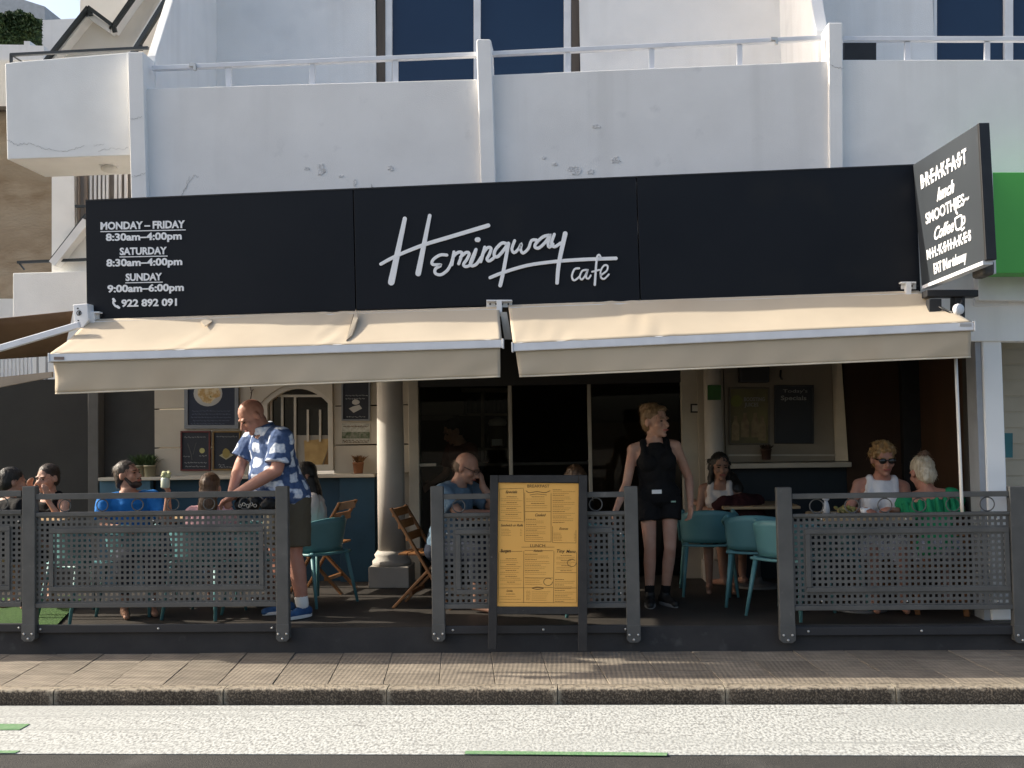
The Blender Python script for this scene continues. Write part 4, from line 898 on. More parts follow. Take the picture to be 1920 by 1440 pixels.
RULES = [(150,152,335,145),(150,152,148,395),(148,395,335,405),(345,180,345,555),(345,555,548,560),(548,185,548,560),(345,325,548,325),(560,440,560,562),(560,565,740,568),(740,470,740,566),(320,600,572,600),(345,625,565,628),(338,630,335,1030),(570,630,566,1030),(150,635,325,632),(345,835,562,838),(135,915,562,912),(580,795,745,797),(572,915,745,915),(150,1025,745,1030),(745,640,745,1025),(145,640,140,1028),(336,150,340,400)]
mrule('menu_rule', RULES, .55, INK)
rn = random.Random(11); fine, bold_ = [], []
def para(u0, u1, v0, v1, step, head=True, centre=False):
    v = v0; k = 0
    while v < v1:
        if head and k % 3 == 0:
            L_ = rn.uniform(.35, .6)*(u1-u0); o = (u1-u0-L_)/2 if centre else 0; u = u0+o
            while u < u0+o+L_: w_ = rn.uniform(9, 20); bold_.append((u, v, min(u+w_, u0+o+L_), v)); u += w_+5
        else:
            u = u0; e_ = u1-rn.uniform(0, .3)*(u1-u0)
            while u < e_: w_ = rn.uniform(6, 18); fine.append((u, v, min(u+w_, e_), v)); u += w_+4
        v += step; k += 1
para(160,328,212,388,15,True,True); para(165,240,462,515,12,False); para(310,325,462,515,12,False); para(355,540,212,312,17,True,True); para(355,540,385,548,14); para(562,738,158,415,14); para(568,640,492,555,11,False); para(725,738,492,555,11,False)
para(155,325,690,900,15,True,True); para(348,555,655,820,14); para(350,500,845,900,14,False); para(355,390,940,1010,11,False); para(400,545,945,1020,16,False); para(590,738,665,790,13,True,True); para(578,740,850,1020,14); para(150,320,962,1010,20,True,True)
mrule('fine_print', fine, .50, M('faded_ink', (.30,.145,.025), .8)); mrule('item_print', bold_, .75, INK)
b = MB(); stroke(b, [(LX(u), LY(v)) for u, v in ((355,165),(380,180),(440,172),(500,180),(540,165))], .9, mm, .0009); stroke(b, [(LX(u), LY(v)) for u, v in ((385,198),(440,190),(515,198))], .7, mm, .0009); stroke(b, [(LX(u), LY(v)) for u, v in ((402,916),(440,908),(490,916),(440,926),(402,916))], 1.1, mm, .0009); b.build('banner', INK2, menu)
b = MB()
for cx_, cy_ in ((708,722),(525,868)): stroke(b, [(LX(cx_+ 34*math.cos(a)), LY(cy_+28*math.sin(a))) for a in [k*.5 for k in range(12)]], .8, mm, .0009)
b.build('price_stamp', INK2, menu)

# ================================================================ boards and posters on the walls
CHALK = M('chalk', (.30,.30,.29), .9); SLATE = M('slate_board', (.012,.014,.020), .6, (.018,.020,.027), 4)
def board(name, label, x0, y0, x1, y1, Y, fw, fmat, bmat=None, cat='board', th=.025):
    t = thing(name, label, cat, U((x0+x1)/2, y1, Y))
    for q in ((x0,y0,x1,y0+fw),(x0,y1-fw,x1,y1),(x0,y0+fw+.05,x0+fw,y1-fw-.05),(x1-fw,y0+fw+.05,x1,y1-fw-.05)): MB().rpx(*q, Y-th, th-.002).build('frame', fmat, t, bevel=.002)
    MB().rpx(x0+fw*.8, y0+fw*.8, x1-fw*.8, y1-fw*.8, Y-th*.6, th*.5).build('panel', bmat or SLATE, t)
    return t, (lambda x, y, d, Y=Y, th=th: U(x, y, Y-th*.6-.0008) + Vector((0, -d, 0)))
def scrib(t, mp_, rows, mat=None, w=.7, name='writing'):
    b = MB(); rn = random.Random(int(rows[0][0]))
    for i, (x0, x1, y) in enumerate(rows):
        x = x0
        while x < x1:
            L_ = rn.uniform(2.5, 7); stroke(b, [(x, y), (x+L_*.3, y-rn.uniform(.5, 2)), (x+L_*.6, y+rn.uniform(0, 1)), (min(x+L_, x1), y-rn.uniform(0, 1.5))], w, mp_, .0012, .00003*(len(b.v) % 9)); x += L_+1.6
    o = b.build(name, mat or CHALK, t); o['kind'] = 'stuff'; return o
GFR = M('grey_frame', (.19,.20,.21), .5)
t, mp_ = board('menu_board', 'large navy menu board with a food plate picture', 345, 690, 447, 804, YB, 7, GFR, M('navy_board', (.012,.017,.035), .5))
PLT = M('plate_white', (.42,.40,.36), .5); FOOD = M('food_print', (.40,.25,.09), .7, (.55,.45,.28), 30, lo=.4, hi=.6, col3=(.12,.16,.04), v3=24, lo3=.6, hi3=.66)
def disc(cx, cy, rx, ry, mp_, d, mat, t, name, n=24, irr=0, seed=0):
    rn = random.Random(seed); P = []
    for k in range(n):
        a = 2*math.pi*k/n; q = 1+rn.uniform(-irr, irr); P.append(mp_(cx+rx*q*math.cos(a), cy+ry*q*math.sin(a), d))
    return MB().prism(P[::-1], (0, d*.8, 0)).build(name, mat, t)
disc(390, 738, 27, 24, mp_, .001, PLT, t, 'plate_print'); disc(391, 736, 20, 19, mp_, .002, FOOD, t, 'food_print', 18, .15, 2)
scrib(t, mp_, [(360,432,771),(360,430,777),(358,434,783),(362,430,789),(358,420,795)], M('blue_print', (.10,.12,.17), .8), .8)
t, mp_ = board('chalkboard', 'red framed chalkboard left of the gold framed one', 338, 808, 394, 883, YB, 3, M('red_frame', (.10,.014,.012), .5))
scrib(t, mp_, [(346,385,820),(344,356,856),(374,386,855),(346,388,868),(348,384,875)]); disc(379, 845, 5, 5, mp_, .001, M('lemon_chalk', (.38,.36,.14), .8), t, 'lemon_drawing'); b = MB(); stroke(b, [(352,832),(358,850),(360,862)], 1.2, mp_, .001); stroke(b, [(368,830),(362,852)], 1, mp_, .0012); b.build('glass_drawing', M('dim_chalk', (.10,.10,.09), .9), t)
t, mp_ = board('chalkboard', 'gold framed chalkboard with a sandwich drawing', 398, 808, 451, 882, YB, 3, M('gold_frame', (.16,.095,.025), .5))
scrib(t, mp_, [(406,444,819),(410,420,872),(412,440,876)]); MB().prism([mp_(x, y, .001) for x, y in ((411,854),(424,862),(438,853),(425,846))], (0,.0008,0)).build('bread_drawing', M('bread_chalk', (.34,.31,.20), .8), t); disc(424, 850, 7, 9, mp_, .002, M('egg_chalk', (.26,.20,.06), .8), t, 'filling_drawing', 14, .1)
t, mp_ = board('menu_board', 'black board with a sandwich drawing beside the round column', 640, 690, 694, 789, YB, 3, GFR)
scrib(t, mp_, [(648,686,742),(648,684,748),(650,684,782)]); disc(667, 754, 7, 5, mp_, .001, PLT, t, 'bread_drawing', 14, .1); MB().prism([mp_(x, y, .0012) for x, y in ((654,766),(663,774),(679,766),(674,759),(662,762))], (0,.0008,0)).build('bread_drawing', PLT, t)
t, mp_ = board('notice_card', 'pale printed card with a green strip beneath the black board', 640, 793, 694, 832, YB, 1, TRIM, M('card_paper', (.45,.43,.36), .8, (.30,.29,.24), 30), 'card', .008)
MB().rpx(641,810,693,822, YB-.010, .002).build('green_strip', M('green_print', (.05,.075,.03), .8, (.20,.20,.15), 40), t); scrib(t, mp_, [(644,690,800),(643,690,827),(646,688,830)], INK, .9)
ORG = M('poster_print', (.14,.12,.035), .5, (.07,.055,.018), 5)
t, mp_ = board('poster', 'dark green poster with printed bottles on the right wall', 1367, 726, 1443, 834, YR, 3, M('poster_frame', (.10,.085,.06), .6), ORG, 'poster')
for i, (x, y) in enumerate(((1379,806),(1397,800),(1416,800),(1429,806))):
    MB().prism([mp_(x+dx, y+dy, .001) for dx, dy in ((-7,20),(-7,-8),(-3,-18),(-3,-26),(3,-26),(3,-18),(7,-8),(7,20))], (0,.0008,0)).build('bottle_print', M('bottle_print', (.26,.20,.10), .6, (.16,.10,.05), 18), t)
disc(1381, 752, 11, 11, mp_, .001, M('lime_print', (.17,.18,.03), .6), t, 'fruit_print')
lettering('BOOSTING', 1395, 1434, 752, 745, mp_, .001, CHALK, t, .02); lettering('JUICES', 1396, 1422, 762, 755, mp_, .001, CHALK, t, .02)
t, mp_ = board('chalkboard', 'black chalkboard reading specials on the right wall', 1452, 722, 1526, 832, YR, 3, BLACK, M('black_board', (.006,.007,.010), .5))
lettering('Today\'s', 1468, 1514, 736, 730, mp_, .001, CHALK, t, .0); lettering('Specials', 1464, 1512, 750, 742, mp_, .001, CHALK, t, .02)
tag(MB().rpx(1327,722,1352,750, 10.30, .02).build('green_sign', M('green_sign', (.030,.115,.020), .6, (.02,.08,.015), 12), None), 'small square green sign on the slim column', 'sign')
it = thing('wall_switch', 'small white wall switch with dark rim beside the doorway', 'switch', U(1303,772,YB-.05)); MB().rpx(1295,757,1311,774, YB-.045, .014).build('rim', BLACK, it, bevel=.002); MB().rpx(1298,760,1309,771, YB-.052, .006).build('plate', M('switch_plate', (.55,.53,.48), .5), it)
sp = thing('speaker', 'black speaker box under the ceiling above the poster', 'speaker', U(1412,718,YR-.1)); MB().rpx(1388,680,1443,717, YR-.16, .15).build('cabinet', BLACK, sp, bevel=.01); MB().rpx(1392,684,1439,713, YR-.165, .004).build('grille', M('grille', (.03,.03,.03), .9), sp)
tag(MB().tube([U(1464,694,YR-.02), U(1463,706,YR-.03), U(1466,712,YR-.03)], .01).build('wall_hook', BLACK, None, True), 'small dark hook high on the right wall', 'hook')

# pots on the sills
TERRA = M('terracotta', (.24,.10,.045), .8); GALV = M('galvanised', (.42,.38,.26), .45, metal=.3); PGREEN = M('pot_leaf', (.06,.10,.03), .7, (.03,.06,.02), 9)
def pot(name, label, px_, ypx, Y, r, h, pm_, fm, fh, kind=0, seed=1):
    p = U(px_, ypx, Y); t = thing(name, label, 'plant', p)
    MB().lathe([(r*.75,0),(r*.8,.004),(r,h),(r*1.06,h),(r*1.06,h+.012),(r*.9,h+.012)], p, 16).build('pot', pm_, t, True); rn = random.Random(seed); b = MB()
    for k in range(110):
        a = rn.uniform(0, 6.28); q = rn.uniform(0, r*.9); s = Vector((p.x+q*math.cos(a), p.y+q*math.sin(a), p.z+h)); tip = s + Vector((rn.gauss(0,.35)*fh*(.6 if kind else 1), rn.gauss(0,.35)*fh, fh*rn.uniform(.5,1))); sd_ = Vector((rn.gauss(0,1), rn.gauss(0,1), 0)).normalized()*rn.uniform(.004,.010)
        m_ = s.lerp(tip, .55)+Vector((0,0,.01)); b.add([s, m_+sd_, tip, m_-sd_], [(0,1,2,3)])
    b.build('foliage', fm, t); return t
pot('potted_plant', 'small terracotta pot with dried flowers beside the round column', 672, 888, YB-.08, .055, .10, TERRA, M('dry_flower', (.20,.10,.04), .9), .09, 0, 1)
pot('potted_plant', 'galvanised pot with leafy herb on the left sill', 281, 897, YB-.09, .06, .12, GALV, PGREEN, .14, 0, 2)
pot('potted_plant', 'half hidden galvanised herb pot behind the bearded man', 262, 897, YB-.06, .055, .12, GALV, PGREEN, .14, 0, 3)
pot('potted_plant', 'dark pot with dried flowers on the right sill under the posters', 1437, 862, YR-.09, .05, .09, M('dark_pot', (.06,.03,.02), .8), M('dry_flower2', (.05,.03,.02), .9), .06, 0, 4)

# ================================================================ chairs and tables (local coordinates)
WORLDMODE = False
TEAL = M('teal_plastic', (.095,.235,.25), .45, (.08,.205,.22), 3); WOOD = M('honey_wood', (.23,.10,.032), .5, (.175,.075,.024), 10, stretch=(1,1,.15))
def make_armchair():
    t = thing('armchair', 'x', 'chair')
    # the sitter looks towards -y, the backrest stands at +y
    def back(u, v):
        a = R(-62+124*u); z = .46+.29*v; r = .25+.025*v; return (r*1.02*math.sin(a), r*.92*math.cos(a)-.02+.03*v, z - .05*abs(2*u-1)**2*v)
    MB().grid(back, 18, 6).build('backrest', TEAL, t, True, solid=.014)
    def seat(u, v):
        x = (u-.5)*.46; y = .22-.45*v; return (x, y, .445-.02*math.cos(x*6)*math.cos(y*5))
    MB().grid(seat, 10, 10).build('seat', TEAL, t, True, solid=.02)
    for s in (-1, 1):
        MB().tube([(s*.215,.14,.735),(s*.265,.02,.68),(s*.27,-.14,.655),(s*.25,-.19,.60),(s*.235,-.20,.44)], [.018,.018,.018,.016,.016], 8).build('armrest', TEAL, t, True)
        MB().tube([(s*.20,-.19,.44),(s*.245,-.24,0)], [.021,.013], 8).build('leg', TEAL, t, True)
        MB().tube([(s*.19,.19,.46),(s*.235,.29,0)], [.021,.013], 8).build('leg', TEAL, t, True)
    return t
def make_folding():
    t = thing('folding_chair', 'x', 'chair')
    for s in (-1, 1):
        MB().bar((s*.20,.27,.84), (s*.20,-.24,0), .022, .04, (1,0,0)).build('leg', WOOD, t, bevel=.003)
        MB().bar((s*.175,-.17,.45), (s*.175,.27,0), .022, .04, (1,0,0)).build('leg', WOOD, t, bevel=.003)
    for z, y in ((.80,.25),(.70,.20),(.60,.135)): MB().box(-.20,.20,y-.010,y+.010,z-.035,z+.035).build('back_slat', WOOD, t, bevel=.003)
    for i in range(5): MB().box(-.19,.19,-.20+i*.085,-.125+i*.085,.445,.462).build('seat_slat', WOOD, t, bevel=.003)
    MB().box(-.19,.19,.10,.13,.12,.15).build('stretcher', WOOD, t); return t
TTOP = M('table_top', (.42,.30,.17), .45, (.36,.25,.14), 4); TBASE = M('table_base', (.17,.17,.17), .45, metal=.4)
def make_table():
    t = thing('cafe_table', 'x', 'table')
    MB().box(-.34,.34,-.34,.34,.735,.76).build('table_top', TTOP, t, bevel=.006); MB().lathe([(.03,.02),(.03,.73)], (0,0,0), 14).build('stem', TBASE, t, True)
    MB().lathe([(.21,0),(.215,.012),(.15,.03),(.05,.05),(.035,.09)], (0,0,0), 24).build('base', TBASE, t, True)
    MB().box(-.2,.2,-.02,.02,.715,.734).build('bearer', TBASE, t); return t
protos = {}
def place(kind, label, px_, Y, rz, cat, group=None):
    mk = {'armchair': make_armchair, 'folding': make_folding, 'table': make_table}[kind]
    if kind not in protos: o = protos[kind] = mk()
    else: o = copy_tree(protos[kind])
    o.location = (XP(px_, Y, 1060), Y, FLOOR+.001); o.rotation_euler = (0, 0, R(rz)); tag(o, label, cat, group); return o
AG, FG, TG = 'teal plastic armchairs on the terrace', 'wooden folding chairs on the terrace', 'tables on the terrace'
# rz: direction of the backrest; 0 = back away from the street
place('armchair', 'teal armchair half hidden by the fence post, rightmost of three', 1482, 8.58, 140, 'chair', AG)
place('armchair', 'teal armchair with its rounded back towards the street, middle of three', 1418, 9.12, 168, 'chair', AG)
place('armchair', 'dim teal armchair behind the standing woman', 1328, 9.7, 176, 'chair', AG)
place('armchair', 'teal armchair under the dark haired girl behind the standing man', 590, 9.3, -125, 'chair', AG)
place('armchair', 'teal armchair at left whose back shows through the fence', 160, 8.66, 148, 'chair', AG)
place('armchair', 'teal armchair under the bearded man in the blue shirt', 262, 8.92, 175, 'chair', AG)
place('armchair', 'teal armchair under the long haired woman in pink', 385, 8.72, 172, 'chair', AG)
place('armchair', 'teal armchair beside the standing man behind the left fence', 492, 8.95, 95, 'chair', AG)
place('armchair', 'teal armchair behind the fence right of the menu stand', 1118, 8.75, 100, 'chair', AG)
place('armchair', 'teal armchair behind the right fence, leftmost there', 1555, 8.85, -100, 'chair', AG)
place('folding', 'wooden folding chair under the bald man in grey', 805, 9.10, 82, 'chair', FG)
place('folding', 'wooden folding chair by the blue wainscot behind the girl', 604, 9.95, -100, 'chair', FG)
place('folding', 'wooden folding chair under the woman in white with sunglasses', 1655, 9.05, -70, 'chair', FG)
place('folding', 'wooden folding chair under the woman in the green top', 1760, 8.66, 165, 'chair', FG).scale = (1, .8, .80)
place('table', 'table in front of the bearded man and woman in pink', 330, 9.35, 0, 'table', TG)
place('table', 'table between the two people at the far left', 62, 9.35, 10, 'table', TG)
place('table', 'table in front of the bald man behind the menu stand', 958, 9.05, 5, 'table', TG)
place('table', 'table between the woman in white and the left armchair', 1610, 8.75, 0, 'table', TG)
place('table', 'table with the dark haired woman at the right wall', 1420, 10.0, 0, 'table', TG)
WORLDMODE = True
# things on the right table
Ttop = FLOOR+.762
def on_table(px_, Y): return Vector((XP(px_, Y, 955), Y, Ttop))
p = on_table(1549, 8.65); w_ = thing('water_bottle', 'clear small bottle with crumpled top on the right table', 'bottle', p); MB().lathe([(.028,0),(.03,.05),(.022,.09),(.012,.12)], p, 12).build('body', M('frosted_plastic', (.45,.46,.47), .3), w_, True); MB().ell(p+Vector((0,0,.135)), (.03,.02,.02)).build('crumpled_top', M('foil', (.5,.5,.52), .4), w_, True)
p = on_table(1585, 8.70); sd2 = thing('salad_plate', 'green salad on a plate on the right table', 'food', p); MB().lathe([(.05,0),(.11,.012),(.115,.016),(.05,.008)], p, 20).build('plate', WHITE, sd2, True); b = MB(); rn = random.Random(4)
for k in range(26): b.ell(p+Vector((rn.gauss(0,.035), rn.gauss(0,.03), .02+rn.uniform(0,.04))), (.022,.018,.010), Euler((rn.random()*3, rn.random()*3, 0)).to_matrix(), 7, 5)
b.build('salad', M('salad', (.22,.25,.07), .6, (.30,.20,.08), 30), sd2, True)
p = on_table(1622, 8.62); cp = thing('coffee_cup', 'white coffee cup on its saucer beside the salad', 'cup', p); MB().lathe([(.03,0),(.065,.008),(.068,.012),(.03,.006)], p, 18).build('saucer', WHITE, cp, True); MB().lathe([(.022,.01),(.036,.03),(.04,.06),(.036,.06),(.03,.03)], p, 18).build('cup_bowl', WHITE, cp, True); MB().ring(p+Vector((.046,0,.037)), .014, .004, 12, 5).build('handle', WHITE, cp, True)
# ================================================================ people
def remesh(b, voxel, smooth=4, name='body', disp=0, dscale=.05):
    me = b.mesh(name); o = bpy.data.objects.new('tmp', me); COL.objects.link(o)
    m = o.modifiers.new('r', 'REMESH'); m.mode = 'VOXEL'; m.voxel_size = voxel; m.use_smooth_shade = True
    if disp:
        tx = bpy.data.textures.new('hairnoise', 'CLOUDS'); tx.noise_scale = dscale; d = o.modifiers.new('d', 'DISPLACE'); d.texture = tx; d.strength = disp; d.mid_level = .5; d.texture_coords = 'LOCAL'
    s = o.modifiers.new('s', 'SMOOTH'); s.iterations = smooth; s.factor = .5
    dg = bpy.context.evaluated_depsgraph_get(); dg.update()
    out = bpy.data.meshes.new_from_object(o.evaluated_get(dg)); out.name = name; bpy.data.objects.remove(o); bpy.data.meshes.remove(me)
    for p in out.polygons: p.use_smooth = True
    return out
def skin(name, c): return M('skin_'+name, c, .55, tuple(x*y for x, y in zip(c, (.88,.80,.76))), 12, spec=.35, col3=tuple(x*y for x, y in zip(c, (1.05,.82,.76))), v3=5, lo3=.5, hi3=.75)
def hairm(name, c, c2): return M('hair_'+name, c, .5, c2, 60, stretch=(1,1,.12), bump=.5, bscale=90)
def cloth(name, c, c2=None): return M('cloth_'+name, c, .85, c2 or tuple(x*.85 for x in c), 7, bump=.25, bscale=22, sheen=0, spec=.2)
EYEW = M('eye_dark', (.02,.014,.010), .2); LIPS = M('lips', (.36,.10,.08), .5)
TORSO = [(-.14,.085,.080,.0),(-.07,.150,.108,.0),(.08,.162,.118,.0),(.26,.142,.106,.0),(.46,.150,.112,.0),(.66,.166,.118,.0),(.82,.172,.106,.0),(.91,.130,.086,.0),(.97,.075,.068,.0),(1.08,.056,.058,-.01)]
V = lambda *a: Vector(a)
def person(label, px_, Y, rz, sk, hair, hip=.52, lean=(0,-.02), trunk=.50, head=(0,0,0), arms=None, legs=None, build_=1.0, belly=0, top=None, bottom=None, shoe=None, voxel=.0095, face=True, extra=None, headscale=1.06, group=None, fem=False, feetz=0, z0=FLOOR):
    """px_: photo column of the hips at depth Y; rz: heading, 0 looks at the street. Arms: {'L':(elbow, wrist, hand dir, palm normal, curl)}; x>0 is the picture's right when rz = 0"""
    t = thing('person', label, 'person', (XP(px_, Y, 1000), Y, z0), R(rz), group)
    B = MB(); pel = V(0, 0, hip); nk = pel + V(lean[0], lean[1], math.sqrt(max(.05, trunk**2-lean[0]**2-lean[1]**2))); sp = (nk-pel).normalized()
    ax = (V(1,0,0) - sp*sp.x).normalized(); ay = sp.cross(ax)     # ay points to the back
    def sect(tt, rx, ry, oy, inf=0, bel=0):
        if fem: rx *= 1-.16*max(0, 1-abs(tt-.30)/.25) + .06*max(0, 1-abs(tt+.02)/.2)
        be = bel*max(0, 1-abs(tt-.30)/.38); c = pel + (nk-pel)*tt + ay*(oy - be*.55); return (c, ax*(rx*build_+inf+be*.35), ay*(ry*build_**.5+inf+be*.6))
    B.loft([sect(*s, 0, belly) for s in TORSO])
    SH = {k: pel+(nk-pel)*.862 + ax*(s*(.168 if fem else .186)*build_) for k, s in (('L',-1),('R',1))}
    HP = {k: pel + ax*(s*.088*build_) + V(0,0,-.02) for k, s in (('L',-1),('R',1))}
    rs = build_ * (.88 if fem else 1.0)
    arms = arms or {}; legs = legs or {}
    A, L = {}, {}
    for k, s in (('L',-1),('R',1)):
        a = arms.get(k) or (SH[k]+V(s*.05,-.05,-.27), SH[k]+V(s*.02,-.24,-.36))
        el, wr = V(*a[0]), V(*a[1]); hd = V(*a[2]).normalized() if len(a) > 2 and a[2] else (wr-el).normalized(); pn = V(*a[3]).normalized() if len(a) > 3 and a[3] else V(s*-1,0,0); curl = a[4] if len(a) > 4 else .35
        A[k] = (el, wr)
        B.cap(SH[k], el, .050*rs, .040*rs); B.cap(el, el.lerp(wr,.35), .039*rs, .040*rs); B.cap(el.lerp(wr,.3), wr, .040*rs, .026*rs); B.ell(SH[k]+V(0,0,.0), (.056*rs,.054*rs,.056*rs))
        pn = (pn - hd*pn.dot(hd)).normalized(); sd_ = hd.cross(pn)       # across the palm
        pc = wr + hd*.055; Mx = Matrix((sd_, pn, hd)).transposed(); B.ell(pc, (.040*rs**.5,.018,.055), Mx); B.cap(wr-hd*.01, wr+hd*.03, .026*rs, .026)
        for q, (off, ln) in enumerate(((-.030,.066),(-.010,.076),(.011,.072),(.030,.056))):
            p0 = wr + hd*.085 + sd_*off; d1 = (hd*math.cos(curl*.6) + pn*math.sin(curl*.6)); d2 = (hd*math.cos(curl*1.9) + pn*math.sin(curl*1.9)); p1 = p0 + d1*ln*.55; p2 = p1 + d2*ln*.5
            B.cap(p0-hd*.02, p1, .0095, .009, 8); B.cap(p1, p2, .009, .0075, 8)
        ts = -1 if k == 'L' else 1; ts = ts if (sd_.x*s) < 0 else -ts; sdt = sd_*(-1 if k == 'R' else 1)
        p0 = wr + hd*.025 + sdt*.025; p1 = p0 + (hd*.6+sdt*.7+pn*.25).normalized()*.042; p2 = p1 + (hd*.9+sdt*.15+pn*.3*curl).normalized()*.034; B.cap(p0, p1, .013, .011, 8); B.cap(p1, p2, .0105, .0085, 8)
        l = legs.get(k) or (V(s*.11,-.42,hip-.03), V(s*.11,-.40,.085), V(0,-1,0)); kn, an = V(*l[0]), V(*l[1]); td = V(*l[2]).normalized() if len(l) > 2 else V(0,-1,0); L[k] = (kn, an, td)
        B.cap(HP[k], kn, .082*rs, .054*rs); B.cap(kn, kn.lerp(an,.32)+V(0,.008,0), .053*rs, .056*rs); B.cap(kn.lerp(an,.30)+V(0,.008,0), an, .056*rs, .035*rs)
        B.cap(an+V(0,0,-.035)-td*.03, an+td*.15+V(0,0,-.055), .034, .026)
    hy, hp_, hr = head; Rh = Euler((R(hp_), R(hr), R(hy)), 'XYZ').to_matrix(); Rh = Matrix.Rotation(R(hy), 3, 'Z') @ Matrix.Rotation(R(hp_), 3, 'X') @ Matrix.Rotation(R(hr), 3, 'Y')
    hs = headscale; hc = nk + sp*.028 + Rh @ V(0, -.026, .112)*hs; H = lambda x, y, z: hc + Rh @ V(x*hs, y*hs, z*hs)
    def he(bb, x, y, z, r): bb.ell(H(x, y, z), tuple(q*hs for q in r), Rh)
    B.cap(nk+V(0,.0,-.05), H(0,.022,-.05), .060*rs**.5, .056*rs**.5)
    for k in ('L','R'): B.cap(nk-sp*.015+ay*.015, SH[k]+sp*.012, .046*rs, .046*rs)
    if fem:
        for s in (-1,1): B.ell(pel+(nk-pel)*.64+ax*s*.075*build_-ay*.085*build_, (.062*build_,.055*build_,.062*build_))
    he(B,0,.012,.028,(.075,.097,.090)); he(B,0,-.022,-.030,(.062,.068,.082)); he(B,0,-.036,-.078,(.044,.048,.038)); he(B,0,-.076,-.100,(.020,.018,.016))
    for s in (-1,1):
        he(B,s*.036,-.062,-.028,(.026,.026,.026)); he(B,s*.078,.012,-.010,(.011,.020,.031)); he(B,s*.030,-.080,.020,(.026,.014,.010))
    B.cap(H(0,-.086,.006), H(0,-.112,-.034), .0095*hs, .0145*hs, 8); he(B,0,-.100,-.040,(.019,.013,.010)); B.cap(H(-.016,-.089,-.064), H(.016,-.089,-.064), .009*hs, .009*hs, 8)
    me = remesh(B, voxel, 3, 'body'); link('body', me, sk, t)
    if face:
        b = MB()
        for s in (-1,1): he(b, s*.031,-.085,.000,(.0115,.008,.0055))
        b.build('eyes', EYEW, t, True); b = MB()
        for s in (-1,1): b.cap(H(s*.016,-.096,.020), H(s*.046,-.086,.020), .0045*hs, .0035*hs, 6)
        b.build('eyebrows', hair or M('grey_brow', (.16,.11,.08), .9), t, True); b = MB(); b.cap(H(-.020,-.0945,-.0645), H(.020,-.0945,-.0645), .0062*hs, .0062*hs, 8); b.build('lips', LIPS, t, True)
    if top:
        tm, t0, t1, slv, inf = top[:5]; b = MB(); secs = [s for s in TORSO if t0 < s[0] < t1]
        def interp(tt):
            for p, q in zip(TORSO, TORSO[1:]):
                if p[0] <= tt <= q[0]: f = (tt-p[0])/(q[0]-p[0]); return tuple(p[i]+(q[i]-p[i])*f for i in range(4))
            return TORSO[-1]
        secs = [interp(t0)] + secs + [interp(t1)]
        if slv == 0: secs = [(s[0], s[1]*(1 if s[0] < .6 else .93 - max(0, s[0]-.7)*.9), s[2], s[3]) for s in secs]
        flare = top[5] if len(top) > 5 else 0
        b.loft([sect(*s, inf + flare*max(0, .3-s[0]), belly) for s in secs])
        if fem:
            for s in (-1,1): b.ell(pel+(nk-pel)*.64+ax*s*.075*build_-ay*.085*build_, (.062*build_+inf,.055*build_+inf,.062*build_+inf))
        if slv > 0:
            for k in ('L','R'):
                el, wr = A[k]; b.ell(SH[k]+V(0,0,.002), (.062*rs+inf*.6,)*3)
                if t1 > .9: b.cap(nk-sp*.03+ay*.015+(SH[k]-nk)*.22, SH[k]+sp*.012, .046*rs+inf, .046*rs+inf)
                if slv <= 1: e_ = SH[k].lerp(el, slv); b.loft([(SH[k], *_ring(SH[k], e_, .058*rs+inf)), (e_, *_ring(SH[k], e_, .052*rs+inf*1.5))], 14)
                else:
                    b.cap(SH[k], el, .058*rs+inf*.8, .050*rs+inf*.6); e_ = el.lerp(wr, slv-1); b.cap(el, e_, .05*rs+inf*.6, .036*rs+inf*.5)
        elif slv == 0:
            for s in (-1,1): tp = nk + (SH['R' if s > 0 else 'L']-nk)*.52 + sp*.024; b.cap(pel+(nk-pel)*.74+ax*s*.095*build_-ay*.10*build_, tp-ay*.012, .034, .036, 8); b.cap(pel+(nk-pel)*.74+ax*s*.095*build_+ay*.085*build_, tp+ay*.012, .034, .036, 8)
        link('top', remesh(b, max(voxel, .008), 3, 'top', .024, .075), tm, t)
        if len(top) > 6 and top[6]:      # collar
            b = MB()
            for s in (-1,1):
                c0 = nk+sp*.015+ay*.055; c1 = nk+sp*.012+ax*s*.062+ay*.0; c2 = nk-sp*.05+ax*s*.045-ay*.085
                b.loft([(c0+ax*s*.01, sp*.024, ay*.008), (c0.lerp(c1,.5)+ay*.016+ax*s*.014, sp*.024, ay*.008), (c1, sp*.028, ax*.008), (c1.lerp(c2,.55)+ax*s*.01, sp*.030, ax*.008), (c2, sp*.016, ax*.006)], 8)
            b.build('collar', tm, t, True)
    if bottom:
        bmt, fr, inf = bottom[:3]; b = MB(); b.loft([sect(*s, inf, belly*.6) for s in TORSO if s[0] <= .1] + [sect(.16,.155,.115,0,inf,belly)])
        for k in ('L','R'):
            kn, an, td = L[k]
            if fr <= 1: e_ = HP[k].lerp(kn, fr); b.loft([(HP[k]+V(0,0,.02), *_ring(HP[k], e_, .092*rs+inf)), (HP[k].lerp(e_,.5), *_ring(HP[k], e_, .086*rs+inf*1.3)), (e_, *_ring(HP[k], e_, .076*rs+inf*2.0))], 16)
            else: b.cap(HP[k], kn, .09*rs+inf, .066*rs+inf); e_ = kn.lerp(an, fr-1); b.cap(kn, e_, .066*rs+inf, .05*rs+inf)
        link('bottom', remesh(b, max(voxel, .009), 3, 'bottom', .022, .085), bmt, t)
